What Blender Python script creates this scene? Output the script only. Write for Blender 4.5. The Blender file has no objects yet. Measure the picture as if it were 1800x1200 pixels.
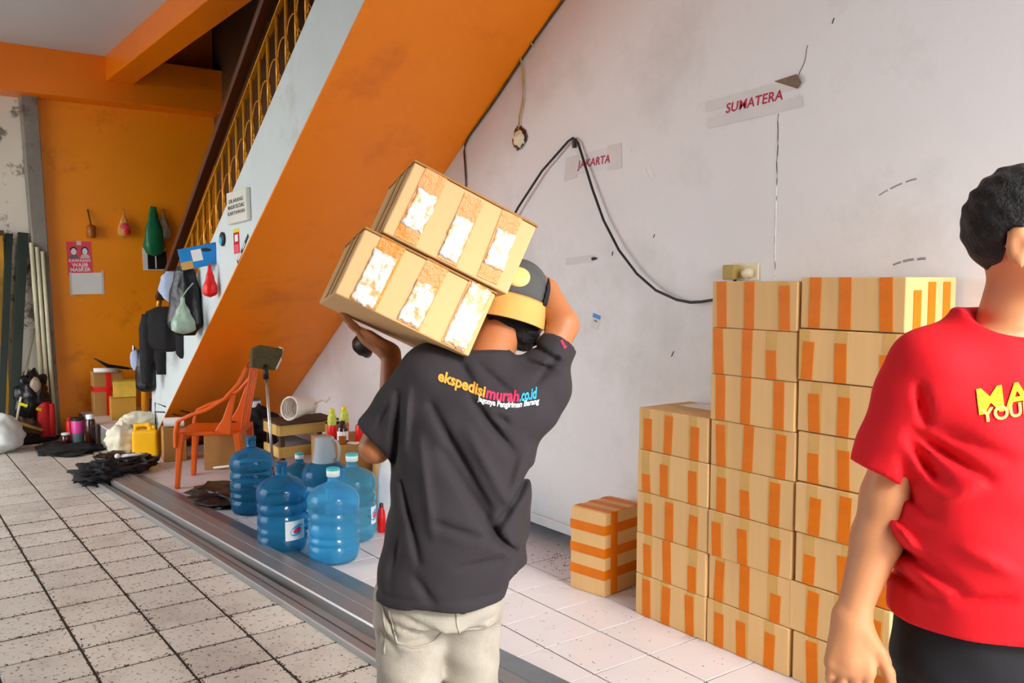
import bpy, bmesh, math, random
import numpy as np
from mathutils import Vector, Matrix, noise
from mathutils.bvhtree import BVHTree

rad = math.radians
random.seed(7)
scene = bpy.context.scene
col = scene.collection

# ------------------------------------------------------------------ camera, sky, sun, exposure
YAW = rad(36.504)
cam_d = bpy.data.cameras.new('camera'); cam = bpy.data.objects.new('camera', cam_d); col.objects.link(cam)
cam_d.lens = 31.0; cam_d.sensor_width = 36.0; cam_d.sensor_fit = 'HORIZONTAL'; cam_d.clip_start = 0.05
cam.location = (0, 0, 1.5); cam.rotation_euler = (rad(90 - 4.059), 0, -YAW)
scene.camera = cam

world = bpy.data.worlds.new('sky'); scene.world = world; world.use_nodes = True
wn = world.node_tree.nodes; wl = world.node_tree.links
bg = wn['Background']; bg.inputs[0].default_value = (0.95, 0.97, 1.0, 1); bg.inputs[1].default_value = 6.6
sun_d = bpy.data.lights.new('sun', 'SUN'); sun = bpy.data.objects.new('sun', sun_d); col.objects.link(sun)
sun_d.energy = 2.3; sun_d.angle = rad(12); sun_d.color = (1.0, 0.95, 0.86)
sun.rotation_euler = Vector((0.0, 0.84, -0.50)).to_track_quat('-Z', 'Y').to_euler()
sun.location = (-3, -6, 6)
vs = scene.view_settings
vs.view_transform = 'Standard'; vs.look = 'None'; vs.gamma = 1.0; vs.exposure = 0.18; vs.use_curve_mapping = False

# ------------------------------------------------------------------ materials
def lin(c):
    c = c / 255.0
    return c / 12.92 if c <= 0.04045 else ((c + 0.055) / 1.055) ** 2.4
def C(r, g, b): return (lin(r), lin(g), lin(b), 1)
MATS = {}
def mat(name, color, rough=0.6, var=0.0, vscale=6.0, bump=0.0, bscale=60.0, metal=0.0, trans=0.0,
        stain=None, stain_scale=2.0, stain_amt=0.5, stain_lo=0.5, stain_hi=0.7, speck=None, speck_scale=60, speck_thr=0.68,
        coat=0.0, emit=None, objvar=0.0, ior=1.45, stretch=None, spec=0.5, alpha=1.0):
    if name in MATS: return MATS[name]
    m = bpy.data.materials.new(name); m.use_nodes = True
    nt = m.node_tree; N = nt.nodes; L = nt.links
    b = N['Principled BSDF']
    b.inputs['Base Color'].default_value = color; b.inputs['Roughness'].default_value = rough
    b.inputs['Metallic'].default_value = metal; b.inputs['Transmission Weight'].default_value = trans
    b.inputs['Coat Weight'].default_value = coat; b.inputs['IOR'].default_value = ior
    b.inputs['Specular IOR Level'].default_value = spec; b.inputs['Alpha'].default_value = alpha
    if emit: b.inputs['Emission Color'].default_value = color; b.inputs['Emission Strength'].default_value = emit
    tc = N.new('ShaderNodeTexCoord'); src = tc.outputs['Object']
    geo = N.new('ShaderNodeNewGeometry'); wpos = geo.outputs['Position']
    if stretch:
        mp = N.new('ShaderNodeMapping'); mp.inputs['Scale'].default_value = stretch
        L.new(src, mp.inputs['Vector']); src = mp.outputs['Vector']
    cur = None
    def mix(fac, a, bcol):
        mx = N.new('ShaderNodeMix'); mx.data_type = 'RGBA'
        L.new(fac, mx.inputs[0])
        if isinstance(a, tuple): mx.inputs[6].default_value = a
        else: L.new(a, mx.inputs[6])
        if isinstance(bcol, tuple): mx.inputs[7].default_value = bcol
        else: L.new(bcol, mx.inputs[7])
        return mx.outputs[2]
    def ns(scale, detail=5, vec=None, r=0.6):
        n = N.new('ShaderNodeTexNoise'); n.inputs['Scale'].default_value = scale
        n.inputs['Detail'].default_value = detail; n.inputs['Roughness'].default_value = r
        L.new(vec if vec else src, n.inputs['Vector']); return n.outputs['Fac']
    def ramp(fac, lo, hi):
        r = N.new('ShaderNodeMapRange'); r.inputs[1].default_value = lo; r.inputs[2].default_value = hi
        L.new(fac, r.inputs[0]); return r.outputs[0]
    cur = color
    if var:
        dark = tuple(max(0, c * (1 - var)) for c in color[:3]) + (1,)
        light = tuple(min(1, c * (1 + var)) for c in color[:3]) + (1,)
        cur = mix(ramp(ns(vscale), 0.3, 0.7), dark, light)
    if stain:
        f = ramp(ns(stain_scale, 8, wpos, 0.65), stain_lo, stain_hi)
        mm = N.new('ShaderNodeMath'); mm.operation = 'MULTIPLY'; mm.inputs[1].default_value = stain_amt; L.new(f, mm.inputs[0])
        cur = mix(mm.outputs[0], cur, stain)
    if speck:
        f = ramp(ns(speck_scale, 3, wpos, 0.7), speck_thr, speck_thr + 0.04)
        cur = mix(f, cur, speck)
    if objvar:
        oi = N.new('ShaderNodeObjectInfo'); hs = N.new('ShaderNodeHueSaturation')
        mr = N.new('ShaderNodeMapRange'); mr.inputs[3].default_value = 1 - objvar; mr.inputs[4].default_value = 1 + objvar
        L.new(oi.outputs['Random'], mr.inputs[0]); L.new(mr.outputs[0], hs.inputs['Value'])
        if isinstance(cur, tuple): hs.inputs['Color'].default_value = cur
        else: L.new(cur, hs.inputs['Color'])
        cur = hs.outputs['Color']
    if not isinstance(cur, tuple): L.new(cur, b.inputs['Base Color'])
    if bump:
        bp = N.new('ShaderNodeBump'); bp.inputs['Strength'].default_value = bump; bp.inputs['Distance'].default_value = 0.01
        L.new(ns(bscale, 4), bp.inputs['Height']); L.new(bp.outputs['Normal'], b.inputs['Normal'])
    MATS[name] = m
    return m

M_wall = mat('white_wall_paint', C(228, 226, 225), 0.75, 0.03, 1.5, 0.15, 25, stain=C(150, 146, 128), stain_scale=1.5, stain_amt=0.42, stain_lo=0.5, stain_hi=0.78, speck=C(130, 122, 110), speck_scale=26, speck_thr=0.745)
M_orange = mat('orange_paint', C(255, 138, 0), 0.42, 0.05, 1.4, 0.08, 30, stain=C(180, 76, 6), stain_scale=2.2, stain_amt=0.45, stain_lo=0.55, stain_hi=0.78)
M_orange2 = mat('orange_back_paint', C(255, 150, 0), 0.5, 0.08, 1.2, 0.1, 30, stain=C(150, 70, 10), stain_scale=3.0, stain_amt=0.6, stain_lo=0.58, stain_hi=0.78)
M_orange3 = mat('orange_beam_paint', C(240, 126, 4), 0.35, 0.06, 1.0, 0.05, 20)
M_string = mat('stringer_paint', C(206, 216, 216), 0.6, 0.04, 2, 0.08, 30, stain=C(150, 142, 120), stain_scale=3.2, stain_amt=0.4, stain_lo=0.56, stain_hi=0.75)
M_ceil = mat('ceiling_paint', C(196, 198, 202), 0.8, 0.03, 1)
M_cream = mat('cream_wall', C(214, 206, 190), 0.7, 0.05, 2, stain=C(90, 84, 72), stain_scale=5.5, stain_amt=0.85, stain_lo=0.55, stain_hi=0.62)
M_grout = mat('dirty_grout', C(58, 46, 34), 0.9, 0.3, 20, 0.3, 60)
M_tileL = mat('worn_floor_tile', C(216, 209, 199), 0.38, objvar=0.07, var=0.05, vscale=7, bump=0.05, bscale=40, **dict(stain=C(120, 102, 82), stain_scale=3.2, stain_amt=0.5, stain_lo=0.5, stain_hi=0.8, speck=C(64, 50, 38), speck_scale=52, speck_thr=0.60))
M_tileR = mat('white_floor_tile', C(226, 220, 222), 0.28, 0.03, 5, 0.02, 40, stain=C(120, 100, 84), stain_scale=4.2, stain_amt=0.45, stain_lo=0.62, stain_hi=0.76, speck=C(110, 92, 76), speck_scale=48, speck_thr=0.735)
M_conc = mat('grey_concrete', C(130, 124, 118), 0.85, 0.2, 8, 0.3, 40)
M_pil = mat('grey_pilaster', C(128, 122, 112), 0.8, 0.15, 5, 0.2, 30, stain=C(70, 64, 56), stain_scale=6, stain_amt=0.7, stain_lo=0.55, stain_hi=0.65)
M_alu = mat('grey_aluminium', C(150, 150, 150), 0.38, 0.08, 3, 0.05, 60, metal=0.55, stretch=(1, 0.2, 1), stain=C(176, 150, 138), stain_scale=2, stain_amt=0.5)
M_alu2 = mat('bluish_aluminium', C(132, 142, 148), 0.32, 0.08, 3, metal=0.6, stain=C(96, 84, 74), stain_scale=2.4, stain_amt=0.5)
M_dark = mat('dark_groove', C(28, 28, 28), 0.7, 0.2)
M_black = mat('black_plastic', C(18, 18, 20), 0.45)
M_rail = mat('brown_handrail', C(84, 40, 14), 0.35, 0.2, 5, stretch=(1, 0.2, 1))
M_yel = mat('golden_railing_paint', C(214, 142, 16), 0.25, 0.12, 10, metal=0.25)
M_card = mat('cardboard', C(217, 174, 115), 0.75, 0.05, 3, 0.08, 90, stretch=(6, 1, 0.4), objvar=0.045)
M_card2 = mat('pale_cardboard', C(226, 182, 126), 0.7, 0.04, 3, 0.05, 80)
M_cardd = mat('brown_cardboard', C(172, 124, 66), 0.8, 0.1, 4, 0.1, 80)
M_tape = mat('orange_tape', C(216, 112, 4), 0.45, 0.08, 12, 0.2, 30, spec=0.2)
M_tape2 = mat('pale_tape', C(204, 160, 90), 0.5, 0.06, 12, 0.2, 30, spec=0.25)
M_tapeg = mat('crumpled_glossy_tape', C(236, 138, 30), 0.3, 0.1, 12, 0.6, 45, coat=0.3)
M_tape_glare = mat('crumpled_tape_glare', C(240, 232, 222), 0.2, 0.04, 14, 0.7, 45, coat=0.6, stain=C(232, 160, 76), stain_scale=34, stain_amt=0.9, stain_lo=0.5, stain_hi=0.58)  # crumpled tape whose white glare is painted into the colour
M_white = mat('white_paper', C(232, 232, 230), 0.7, 0.02, 5)
M_skin = mat('brown_skin', C(190, 120, 76), 0.48, 0.06, 12, 0.05, 120)
M_skin2 = mat('tan_skin', C(216, 148, 102), 0.48, 0.05, 12, 0.05, 120)
M_hair = mat('black_hair', C(14, 12, 12), 0.5, 0.3, 60, 0.9, 160)
M_tee = mat('black_tshirt', C(49, 44, 48), 0.85, 0.08, 8, 0.12, 300)
M_red = mat('red_tshirt', C(228, 4, 26), 0.8, 0.05, 8, 0.1, 300)
M_jean = mat('washed_grey_jeans', C(180, 173, 160), 0.85, 0.12, 9, 0.2, 200, stain=C(140, 128, 108), stain_scale=8, stain_amt=0.5)
M_short = mat('black_shorts', C(24, 24, 28), 0.85, 0.1, 8, 0.1, 200)
M_capg = mat('charcoal_cap_cloth', C(84, 84, 84), 0.9, 0.15, 30, 0.3, 200)
M_capb = mat('black_cap_mesh', C(22, 24, 30), 0.8, 0.1, 30)
M_tan = mat('tan_suede', C(222, 168, 92), 0.75, 0.05, 20, 0.1, 100)
M_tanl = mat('tan_patch', C(246, 206, 132), 0.6, 0.04, 20)
M_blue = mat('blue_water_bottle', C(112, 212, 248), 0.08, 0, trans=0.8, ior=1.08, spec=0.8, coat=0.3)
M_blued = mat('deep_blue_water_bottle', C(52, 152, 206), 0.1, 0, trans=0.78, ior=1.08, spec=0.8, coat=0.3)
M_capw = mat('white_bottle_cap', C(232, 240, 240), 0.4)
M_capt = mat('teal_cap_top', C(60, 190, 196), 0.4)
M_clear = mat('frosted_plastic', C(214, 222, 226), 0.25, trans=0.6, ior=1.15)
M_chair = mat('orange_chair_plastic', C(222, 92, 18), 0.35, 0.05, 6)
M_jerry = mat('yellow_jerrycan_plastic', C(244, 182, 10), 0.35, 0.05, 6)
M_sack = mat('cream_sack', C(222, 214, 190), 0.7, 0.08, 8, 0.4, 25)
M_cloth = mat('black_cloth', C(20, 19, 22), 0.85, 0.3, 10, 0.5, 40)
M_bagk = mat('black_plastic_bag', C(16, 16, 18), 0.3, 0, bump=0.7, bscale=20)
M_green = mat('dark_green_plastic', C(8, 104, 62), 0.35, 0.12, 12, 0.4, 25)
M_dgreen = mat('dark_green_steel', C(28, 42, 32), 0.5, 0.15, 6)
M_greyb = mat('grey_plastic_film', C(150, 132, 112), 0.3, 0.15, 14, 0.5, 25)
M_film = mat('pale_green_film', C(170, 196, 176), 0.25, 0.2, 14, 0.6, 25, trans=0.2)
M_redp = mat('red_plastic', C(222, 18, 14), 0.35, 0.08, 10, 0.4, 25)
M_redd = mat('dark_red_cloth', C(176, 14, 12), 0.7, 0.1, 8, 0.3, 20)
M_denim = mat('pale_blue_cloth', C(170, 184, 212), 0.8, 0.1, 10, 0.3, 40)
M_bluep = mat('blue_box_print', C(36, 134, 206), 0.35, 0.12, 8)
M_pink = mat('pink_paper', C(232, 74, 92), 0.6, 0.03, 6)
M_mag = mat('magenta_plastic', C(206, 60, 140), 0.4)
M_greyp = mat('grey_plastic', C(96, 110, 114), 0.45)
M_crim = mat('crimson_ink', C(176, 14, 58), 0.6)
M_wood = mat('pale_plank', C(208, 170, 92), 0.7, 0.15, 5, 0.1, 40, stretch=(0.3, 4, 4))
M_dwood = mat('dark_timber', C(74, 50, 30), 0.75, 0.2, 5, 0.1, 40, stretch=(0.3, 4, 4))
M_rope = mat('white_rope', C(232, 222, 210), 0.7, 0.05, 30, 0.3, 150)
M_yelp = mat('yellow_plastic', C(232, 214, 20), 0.4)
M_ygl = mat('yellow_green_label', C(196, 204, 84), 0.5, 0.3, 40)
M_pipe = mat('cream_pipe', C(206, 200, 168), 0.5, 0.1, 6)
M_amber = mat('amber_plastic', C(176, 96, 22), 0.3, 0.1, 10, trans=0.3)
M_metal = mat('bright_steel', C(190, 186, 180), 0.25, metal=0.9)
M_bule = mat('cream_bakelite', C(226, 212, 178), 0.5, 0.1, 12)
M_cablec = mat('beige_cable', C(172, 148, 76), 0.6)
M_tapegr = mat('dirty_clear_tape', C(208, 204, 200), 0.4, 0.04, 10, 0.15, 40, coat=0.2)
M_peel = mat('peeling_paint_flake', C(128, 106, 88), 0.8, 0.2, 20)
M_papg = mat('grey_taped_paper', C(216, 217, 217), 0.5, 0.03, 10, 0.2, 20, coat=0.2)
M_scuff = mat('grey_scuff', C(150, 148, 152), 0.8)
M_crack = mat('wall_crack', C(72, 68, 64), 0.9)
M_org_l = mat('print_orange', C(252, 166, 60), 0.7)
M_pnk_l = mat('print_pink', C(232, 44, 92), 0.7)
M_cyn_l = mat('print_cyan', C(40, 176, 222), 0.7)
M_wht_l = mat('print_white', C(240, 238, 238), 0.7)
M_yel_l = mat('print_yellow', C(252, 206, 30), 0.7, 0.1, 30)
M_ylw_l = mat('print_pale_yellow', C(250, 200, 110), 0.7)
M_glossb = mat('brown_glass', C(60, 24, 16), 0.15, coat=0.5)
M_ink = mat('black_ink', C(40, 38, 40), 0.6)
M_dirt = mat('tile_joint_dirt', C(66, 53, 40), 0.95, 0.3, 30)
M_dust = mat('floor_dirt', C(120, 102, 84), 0.95, 0.4, 30, 0.6, 60)

# ------------------------------------------------------------------ mesh helpers
class MB:
    def __init__(s): s.v = []; s.f = []
    def add(s, vs_, fs):
        o = len(s.v); s.v += [tuple(v) for v in vs_]; s.f += [tuple(i + o for i in f) for f in fs]; return s
    def hexa(s, p):
        return s.add(p, [(0, 3, 2, 1), (4, 5, 6, 7), (0, 1, 5, 4), (1, 2, 6, 5), (2, 3, 7, 6), (3, 0, 4, 7)])
    def box(s, x0, x1, y0, y1, z0, z1, M=None):
        p = [Vector(q) for q in ((x0, y0, z0), (x1, y0, z0), (x1, y1, z0), (x0, y1, z0), (x0, y0, z1), (x1, y0, z1), (x1, y1, z1), (x0, y1, z1))]
        if M: p = [M @ q for q in p]
        return s.hexa(p)
    def sweep(s, pts, rads, n=10, flat=None, caps=True, up=(0, 0, 1), closed=False):
        # elliptical tube along pts; rads per point (r) or (a,b)
        pts = [Vector(p) for p in pts]; m = len(pts)
        if not isinstance(rads, list): rads = [rads] * m
        rings = []; upv = Vector(up)
        for i, p in enumerate(pts):
            if closed: t = pts[(i + 1) % m] - pts[i - 1]
            else: t = pts[min(i + 1, m - 1)] - pts[max(i - 1, 0)]
            t.normalize()
            a = t.cross(upv)
            if a.length < 1e-4: a = t.cross(Vector((1, 0, 0.01)))
            a.normalize(); b = a.cross(t).normalized()
            r = rads[i]; ra, rb = (r, r) if not isinstance(r, tuple) else r
            rings.append([p + a * (ra * math.cos(2 * math.pi * k / n)) + b * (rb * math.sin(2 * math.pi * k / n)) for k in range(n)])
        vs_ = [v for r in rings for v in r]; fs = []
        for i in range(m if closed else m - 1):
            j = (i + 1) % m
            for k in range(n):
                fs.append((i * n + k, i * n + (k + 1) % n, j * n + (k + 1) % n, j * n + k))
        if caps and not closed:
            fs.append(tuple(range(n - 1, -1, -1))); fs.append(tuple((m - 1) * n + k for k in range(n)))
        return s.add(vs_, fs)
    def bar(s, pts, w, h, up=(0, 0, 1)):
        # rectangular bar
        pts = [Vector(p) for p in pts]; m = len(pts); upv = Vector(up); vs_ = []; fs = []
        for i, p in enumerate(pts):
            t = (pts[min(i + 1, m - 1)] - pts[max(i - 1, 0)]).normalized()
            a = t.cross(upv).normalized(); b = a.cross(t).normalized()
            ww = w[i] if isinstance(w, list) else w; hh = h[i] if isinstance(h, list) else h
            vs_ += [p - a * ww / 2 - b * hh / 2, p + a * ww / 2 - b * hh / 2, p + a * ww / 2 + b * hh / 2, p - a * ww / 2 + b * hh / 2]
        for i in range(m - 1):
            o = i * 4; q = o + 4
            for k in range(4): fs.append((o + k, o + (k + 1) % 4, q + (k + 1) % 4, q + k))
        fs.append((3, 2, 1, 0)); o = (m - 1) * 4; fs.append((o, o + 1, o + 2, o + 3))
        return s.add(vs_, fs)
    def cyl(s, p0, p1, r0, r1=None, n=16): return s.sweep([p0, p1], [r0, r0 if r1 is None else r1], n)
    def lathe(s, prof, n=32, c=(0, 0, 0), caps=True):
        cx, cy, cz = c; vs_ = []; fs = []
        for r, z in prof:
            for k in range(n):
                a = 2 * math.pi * k / n; vs_.append((cx + r * math.cos(a), cy + r * math.sin(a), cz + z))
        for i in range(len(prof) - 1):
            for k in range(n):
                fs.append((i * n + k, i * n + (k + 1) % n, (i + 1) * n + (k + 1) % n, (i + 1) * n + k))
        if caps:
            fs.append(tuple(range(n - 1, -1, -1))); fs.append(tuple((len(prof) - 1) * n + k for k in range(n)))
        return s.add(vs_, fs)
    def prism(s, poly, axis, a0, a1):
        # poly in the two other axes (order y,z / x,z / x,y)
        def P(u, w, a): return {0: (a, u, w), 1: (u, a, w), 2: (u, w, a)}[axis]
        n = len(poly)
        return s.add([P(u, w, a0) for u, w in poly] + [P(u, w, a1) for u, w in poly],
                     [tuple(range(n - 1, -1, -1)), tuple(range(n, 2 * n))] + [(k, (k + 1) % n, n + (k + 1) % n, n + k) for k in range(n)])
    def mesh(s, name, smooth=False):
        me = bpy.data.meshes.new(name); me.from_pydata(s.v, [], s.f)
        bm = bmesh.new(); bm.from_mesh(me); bmesh.ops.recalc_face_normals(bm, faces=bm.faces); bm.to_mesh(me); bm.free()
        if smooth: me.shade_smooth()
        me.update(); return me
    def build(s, name, m, parent=None, smooth=False, bevel=0.0, seg=2):
        return mkobj(name, s.mesh(name, smooth), m, parent, bevel, seg)

def mkobj(name, me, m=None, parent=None, bevel=0.0, seg=2):
    o = bpy.data.objects.new(name, me); col.objects.link(o)
    if m is not None and not len(me.materials): me.materials.append(m)
    if parent: o.parent = parent
    if bevel:
        b = o.modifiers.new('bevel', 'BEVEL'); b.width = bevel; b.segments = seg; b.limit_method = 'ANGLE'
    return o
def tag(o, label, cat, group=None):
    o['label'] = label; o['category'] = cat
    if group: o['group'] = group
    return o
def thing(name, label, cat, loc=(0, 0, 0), rz=0.0, rot=None, group=None):
    o = bpy.data.objects.new(name, None); col.objects.link(o); o.empty_display_size = 0.1
    o.location = loc
    o.rotation_euler = rot.to_euler() if rot is not None else (0, 0, rz)
    return tag(o, label, cat, group)
def struct(o): o['kind'] = 'structure'; return o
def autosmooth(o, ang=40):
    o.data.shade_smooth()
    try: o.data.set_sharp_from_angle(angle=rad(ang))
    except Exception: pass
    return o
R_WALLX = Matrix(((0, 0, -1), (-1, 0, 0), (0, 1, 0)))      # local x -> -Y, local y -> up, local z -> -X (out of a wall facing -X)
R_WALLY = Matrix(((1, 0, 0), (0, 0, -1), (0, 1, 0)))       # wall facing -Y
def text_mesh(body, size, shear=0.0, bold=0.0, extrude=0.0004, spacing=1.0, align='CENTER', res=3):
    cu = bpy.data.curves.new('lettering', 'FONT'); cu.body = body; cu.size = size; cu.shear = shear; cu.offset = bold
    cu.extrude = extrude; cu.space_character = spacing; cu.align_x = align; cu.align_y = 'CENTER'; cu.resolution_u = res
    o = bpy.data.objects.new('lettering', cu); col.objects.link(o)
    dg = bpy.context.evaluated_depsgraph_get()
    me = bpy.data.meshes.new_from_object(o.evaluated_get(dg)); bpy.data.objects.remove(o); bpy.data.curves.remove(cu)
    return me
def text(name, body, size, m, parent, loc=(0, 0, 0.002), rz=0.0, **k):
    me = text_mesh(body, size, **k); me.materials.clear()
    o = mkobj(name, me, m, parent); o.location = loc; o.rotation_euler = (0, 0, rz); return o
def blob(name, c, r, m, parent=None, amp=0.25, sc=2.0, seed=0, flat=None, nu=40, nv=26):
    b = MB(); vs_ = []; fs = []
    for i in range(nv + 1):
        th = math.pi * i / nv
        for k in range(nu):
            ph = 2 * math.pi * k / nu
            d = Vector((math.sin(th) * math.cos(ph), math.sin(th) * math.sin(ph), math.cos(th)))
            q = d * sc + Vector((seed * 7.3, seed * 3.1, seed))
            s = 1 + amp * noise.noise(q) + amp * 0.6 * noise.noise(q * 2.3) + amp * 0.35 * abs(noise.noise(q * 5.1))
            p = Vector((d.x * r[0] * s, d.y * r[1] * s, d.z * r[2] * s)) + Vector(c)
            if flat is not None and p.z < flat: p.z = flat
            vs_.append(p)
    for i in range(nv):
        for k in range(nu): fs.append((i * nu + k, i * nu + (k + 1) % nu, (i + 1) * nu + (k + 1) % nu, (i + 1) * nu + k))
    b.add(vs_, fs); o = b.build(name, m, parent, True)
    bm = bmesh.new(); bm.from_mesh(o.data); bmesh.ops.remove_doubles(bm, verts=bm.verts, dist=1e-5); bm.to_mesh(o.data); bm.free()
    o.data.shade_smooth(); return o
def hang(name, w, d, h, m, parent=None, seed=0, pinch=0.12, prof=None, nu=32, nv=18, amp=0.18, loc=(0, 0, 0)):
    # bag-like body hanging from its top at z=0 down to -h; x width w, y depth d
    prof = prof or [(0, pinch), (0.15, pinch * 1.1), (0.4, 0.55), (0.7, 0.95), (0.88, 0.95), (0.97, 0.6), (1.0, 0.05)]
    b = MB(); vs_ = []; fs = []
    for i in range(nv + 1):
        t = i / nv
        for q in range(len(prof) - 1):
            if prof[q][0] <= t <= prof[q + 1][0]:
                f = (t - prof[q][0]) / (prof[q + 1][0] - prof[q][0]); f = f * f * (3 - 2 * f)
                s = prof[q][1] * (1 - f) + prof[q + 1][1] * f; break
        for k in range(nu):
            a = 2 * math.pi * k / nu
            rr = s * (1 + amp * noise.noise(Vector((math.cos(a) * 1.6, math.sin(a) * 1.6, t * 2.5 + seed * 5))) + amp * 0.5 * noise.noise(Vector((math.cos(a) * 4, math.sin(a) * 4, t * 1.5 + seed * 9))))
            vs_.append((loc[0] + w / 2 * rr * math.cos(a), loc[1] + d / 2 * rr * math.sin(a), loc[2] - h * t))
    for i in range(nv):
        for k in range(nu): fs.append((i * nu + k, i * nu + (k + 1) % nu, (i + 1) * nu + (k + 1) % nu, (i + 1) * nu + k))
    fs.append(tuple(range(nu))); fs.append(tuple(nv * nu + k for k in range(nu)))
    b.add(vs_, fs); return b.build(name, m, parent, True)

# ------------------------------------------------------------------ SDF bodies (numpy surface nets)
class Field:
    def __init__(s, lo, hi, h):
        s.lo = np.array(lo, float); s.h = h
        s.n = np.ceil((np.array(hi) - s.lo) / h).astype(int) + 1
        s.d = np.full(s.n, 0.2, np.float32)
    def sub(s, lo, hi):
        a = np.maximum(np.floor((np.array(lo) - s.lo) / s.h).astype(int), 0)
        b = np.minimum(np.ceil((np.array(hi) - s.lo) / s.h).astype(int) + 1, s.n)
        if np.any(b <= a): return None, None
        sl = tuple(slice(i, j) for i, j in zip(a, b))
        g = [s.lo[i] + s.h * np.arange(a[i], b[i], dtype=np.float32) for i in range(3)]
        return sl, np.meshgrid(*g, indexing='ij')
    def put(s, fn, lo, hi, k=0.02, op='u'):
        m = k + 0.04
        sl, P = s.sub(np.array(lo) - m, np.array(hi) + m)
        if sl is None: return s
        v = fn(*P).astype(np.float32); a = s.d[sl]
        if op == 'u':
            h = np.maximum(k - np.abs(a - v), 0) / max(k, 1e-6); s.d[sl] = np.minimum(a, v) - h * h * k / 4
        elif op == 's':
            v = -v; h = np.maximum(k - np.abs(a - v), 0) / max(k, 1e-6); s.d[sl] = np.maximum(a, v) + h * h * k / 4
        elif op == 'i':
            s.d[sl] = np.maximum(a, v)
        elif op == '+':
            s.d[sl] = a + v
        return s
    def cap(s, p0, p1, r0, r1=None, k=0.02, op='u', flat=False):
        p0 = np.array(p0, float); p1 = np.array(p1, float); r1 = r0 if r1 is None else r1
        ax = p1 - p0; L2 = float(ax @ ax); L = math.sqrt(L2)
        def fn(x, y, z):
            t = ((x - p0[0]) * ax[0] + (y - p0[1]) * ax[1] + (z - p0[2]) * ax[2]) / L2
            tc = np.clip(t, 0, 1)
            dx = x - p0[0] - tc * ax[0]; dy = y - p0[1] - tc * ax[1]; dz = z - p0[2] - tc * ax[2]
            d = np.sqrt(dx * dx + dy * dy + dz * dz) - (r0 + (r1 - r0) * tc)
            if flat: d = np.maximum(d, (t - 1) * L)
            return d
        r = max(r0, r1); return s.put(fn, np.minimum(p0, p1) - r, np.maximum(p0, p1) + r, k, op)
    def ell(s, c, r, k=0.02, op='u', R=None, cut=None):
        c = np.array(c, float); r = np.array(r, float); A = np.array(R) if R is not None else np.eye(3)
        def fn(x, y, z):
            dx, dy, dz = x - c[0], y - c[1], z - c[2]
            q = [A[0, i] * dx + A[1, i] * dy + A[2, i] * dz for i in range(3)]
            k0 = np.sqrt(sum((q[i] / r[i]) ** 2 for i in range(3))); k1 = np.sqrt(sum((q[i] / r[i] ** 2) ** 2 for i in range(3))) + 1e-6
            d = k0 * (k0 - 1) / k1
            if cut: d = np.maximum(d, cut(*q))
            return d
        m = max(r); return s.put(fn, c - m, c + m, k, op)
    def loft(s, secs, k=0.02, p=2.4, z0=None, z1=None):
        # secs: (x, y, z, hw, hd) by increasing z
        a = np.array(secs, float); zs = a[:, 2]; z0 = zs[0] if z0 is None else z0; z1 = zs[-1] if z1 is None else z1
        zz = np.linspace(zs[0], zs[-1], 160); cur = []
        for i in (0, 1, 3, 4):
            v = np.interp(zz, zs, a[:, i]); ker = np.ones(17) / 17; v = np.convolve(np.pad(v, 8, mode='edge'), ker, 'valid'); cur.append(v)
        def fn(x, y, z):
            cx, cy, hw, hd = (np.interp(z, zz, c_) for c_ in cur)
            q = ((np.abs(x - cx) / hw) ** p + (np.abs(y - cy) / hd) ** p) ** (1 / p)
            d = (q - 1) * np.minimum(hw, hd)
            return np.maximum(d, np.maximum(z0 - z, z - z1))
        lo = [min(a[:, 0] - a[:, 3]), min(a[:, 1] - a[:, 4]), z0]; hi = [max(a[:, 0] + a[:, 3]), max(a[:, 1] + a[:, 4]), z1]
        return s.put(fn, lo, hi, k)
    def fold(s, p0, p1, w, amp, ys=None):
        # crease (amp>0) or ridge (amp<0) along a segment given in x,z; acts through a y range
        (x0, z0), (x1, z1) = p0, p1; ax, az = x1 - x0, z1 - z0; L2 = ax * ax + az * az
        ya, yb = ys if ys else (s.lo[1], s.lo[1] + s.h * s.n[1])
        def fn(x, y, z):
            t = np.clip(((x - x0) * ax + (z - z0) * az) / L2, 0, 1)
            d2 = (x - x0 - t * ax) ** 2 + (z - z0 - t * az) ** 2
            return amp * np.exp(-d2 / (w * w)) * np.sin(np.pi * (0.15 + 0.7 * t))
        return s.put(fn, (min(x0, x1) - 2 * w, ya, min(z0, z1) - 2 * w), (max(x0, x1) + 2 * w, yb, max(z0, z1) + 2 * w), 0.0, '+')
    def wobble(s, amp, sc, seed=0):
        n = s.n; x, y, z = np.meshgrid(*[s.lo[i] + s.h * np.arange(n[i], dtype=np.float32) for i in range(3)], indexing='ij')
        s.d += (amp * (np.sin(sc * (x + 0.6 * z) + seed) * np.sin(sc * 0.8 * (y - 0.5 * z) + 2 * seed) + 0.6 * np.sin(sc * 1.7 * (z + 0.4 * x) + 3 * seed))).astype(np.float32)
        return s
    def arrays(s):
        d = s.d; n = d.shape; neg = d < 0
        cnt = np.zeros((n[0] - 1, n[1] - 1, n[2] - 1), np.int8)
        offs = [(i, j, k) for i in (0, 1) for j in (0, 1) for k in (0, 1)]
        def sh(a, o): return a[o[0]:n[0] - 1 + o[0], o[1]:n[1] - 1 + o[1], o[2]:n[2] - 1 + o[2]]
        for o in offs: cnt += sh(neg, o)
        act = (cnt > 0) & (cnt < 8); idx = np.argwhere(act)
        ids = np.full(act.shape, -1, np.int64); ids[act] = np.arange(len(idx))
        vals = {o: d[idx[:, 0] + o[0], idx[:, 1] + o[1], idx[:, 2] + o[2]] for o in offs}
        acc = np.zeros((len(idx), 3)); num = np.zeros(len(idx))
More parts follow.
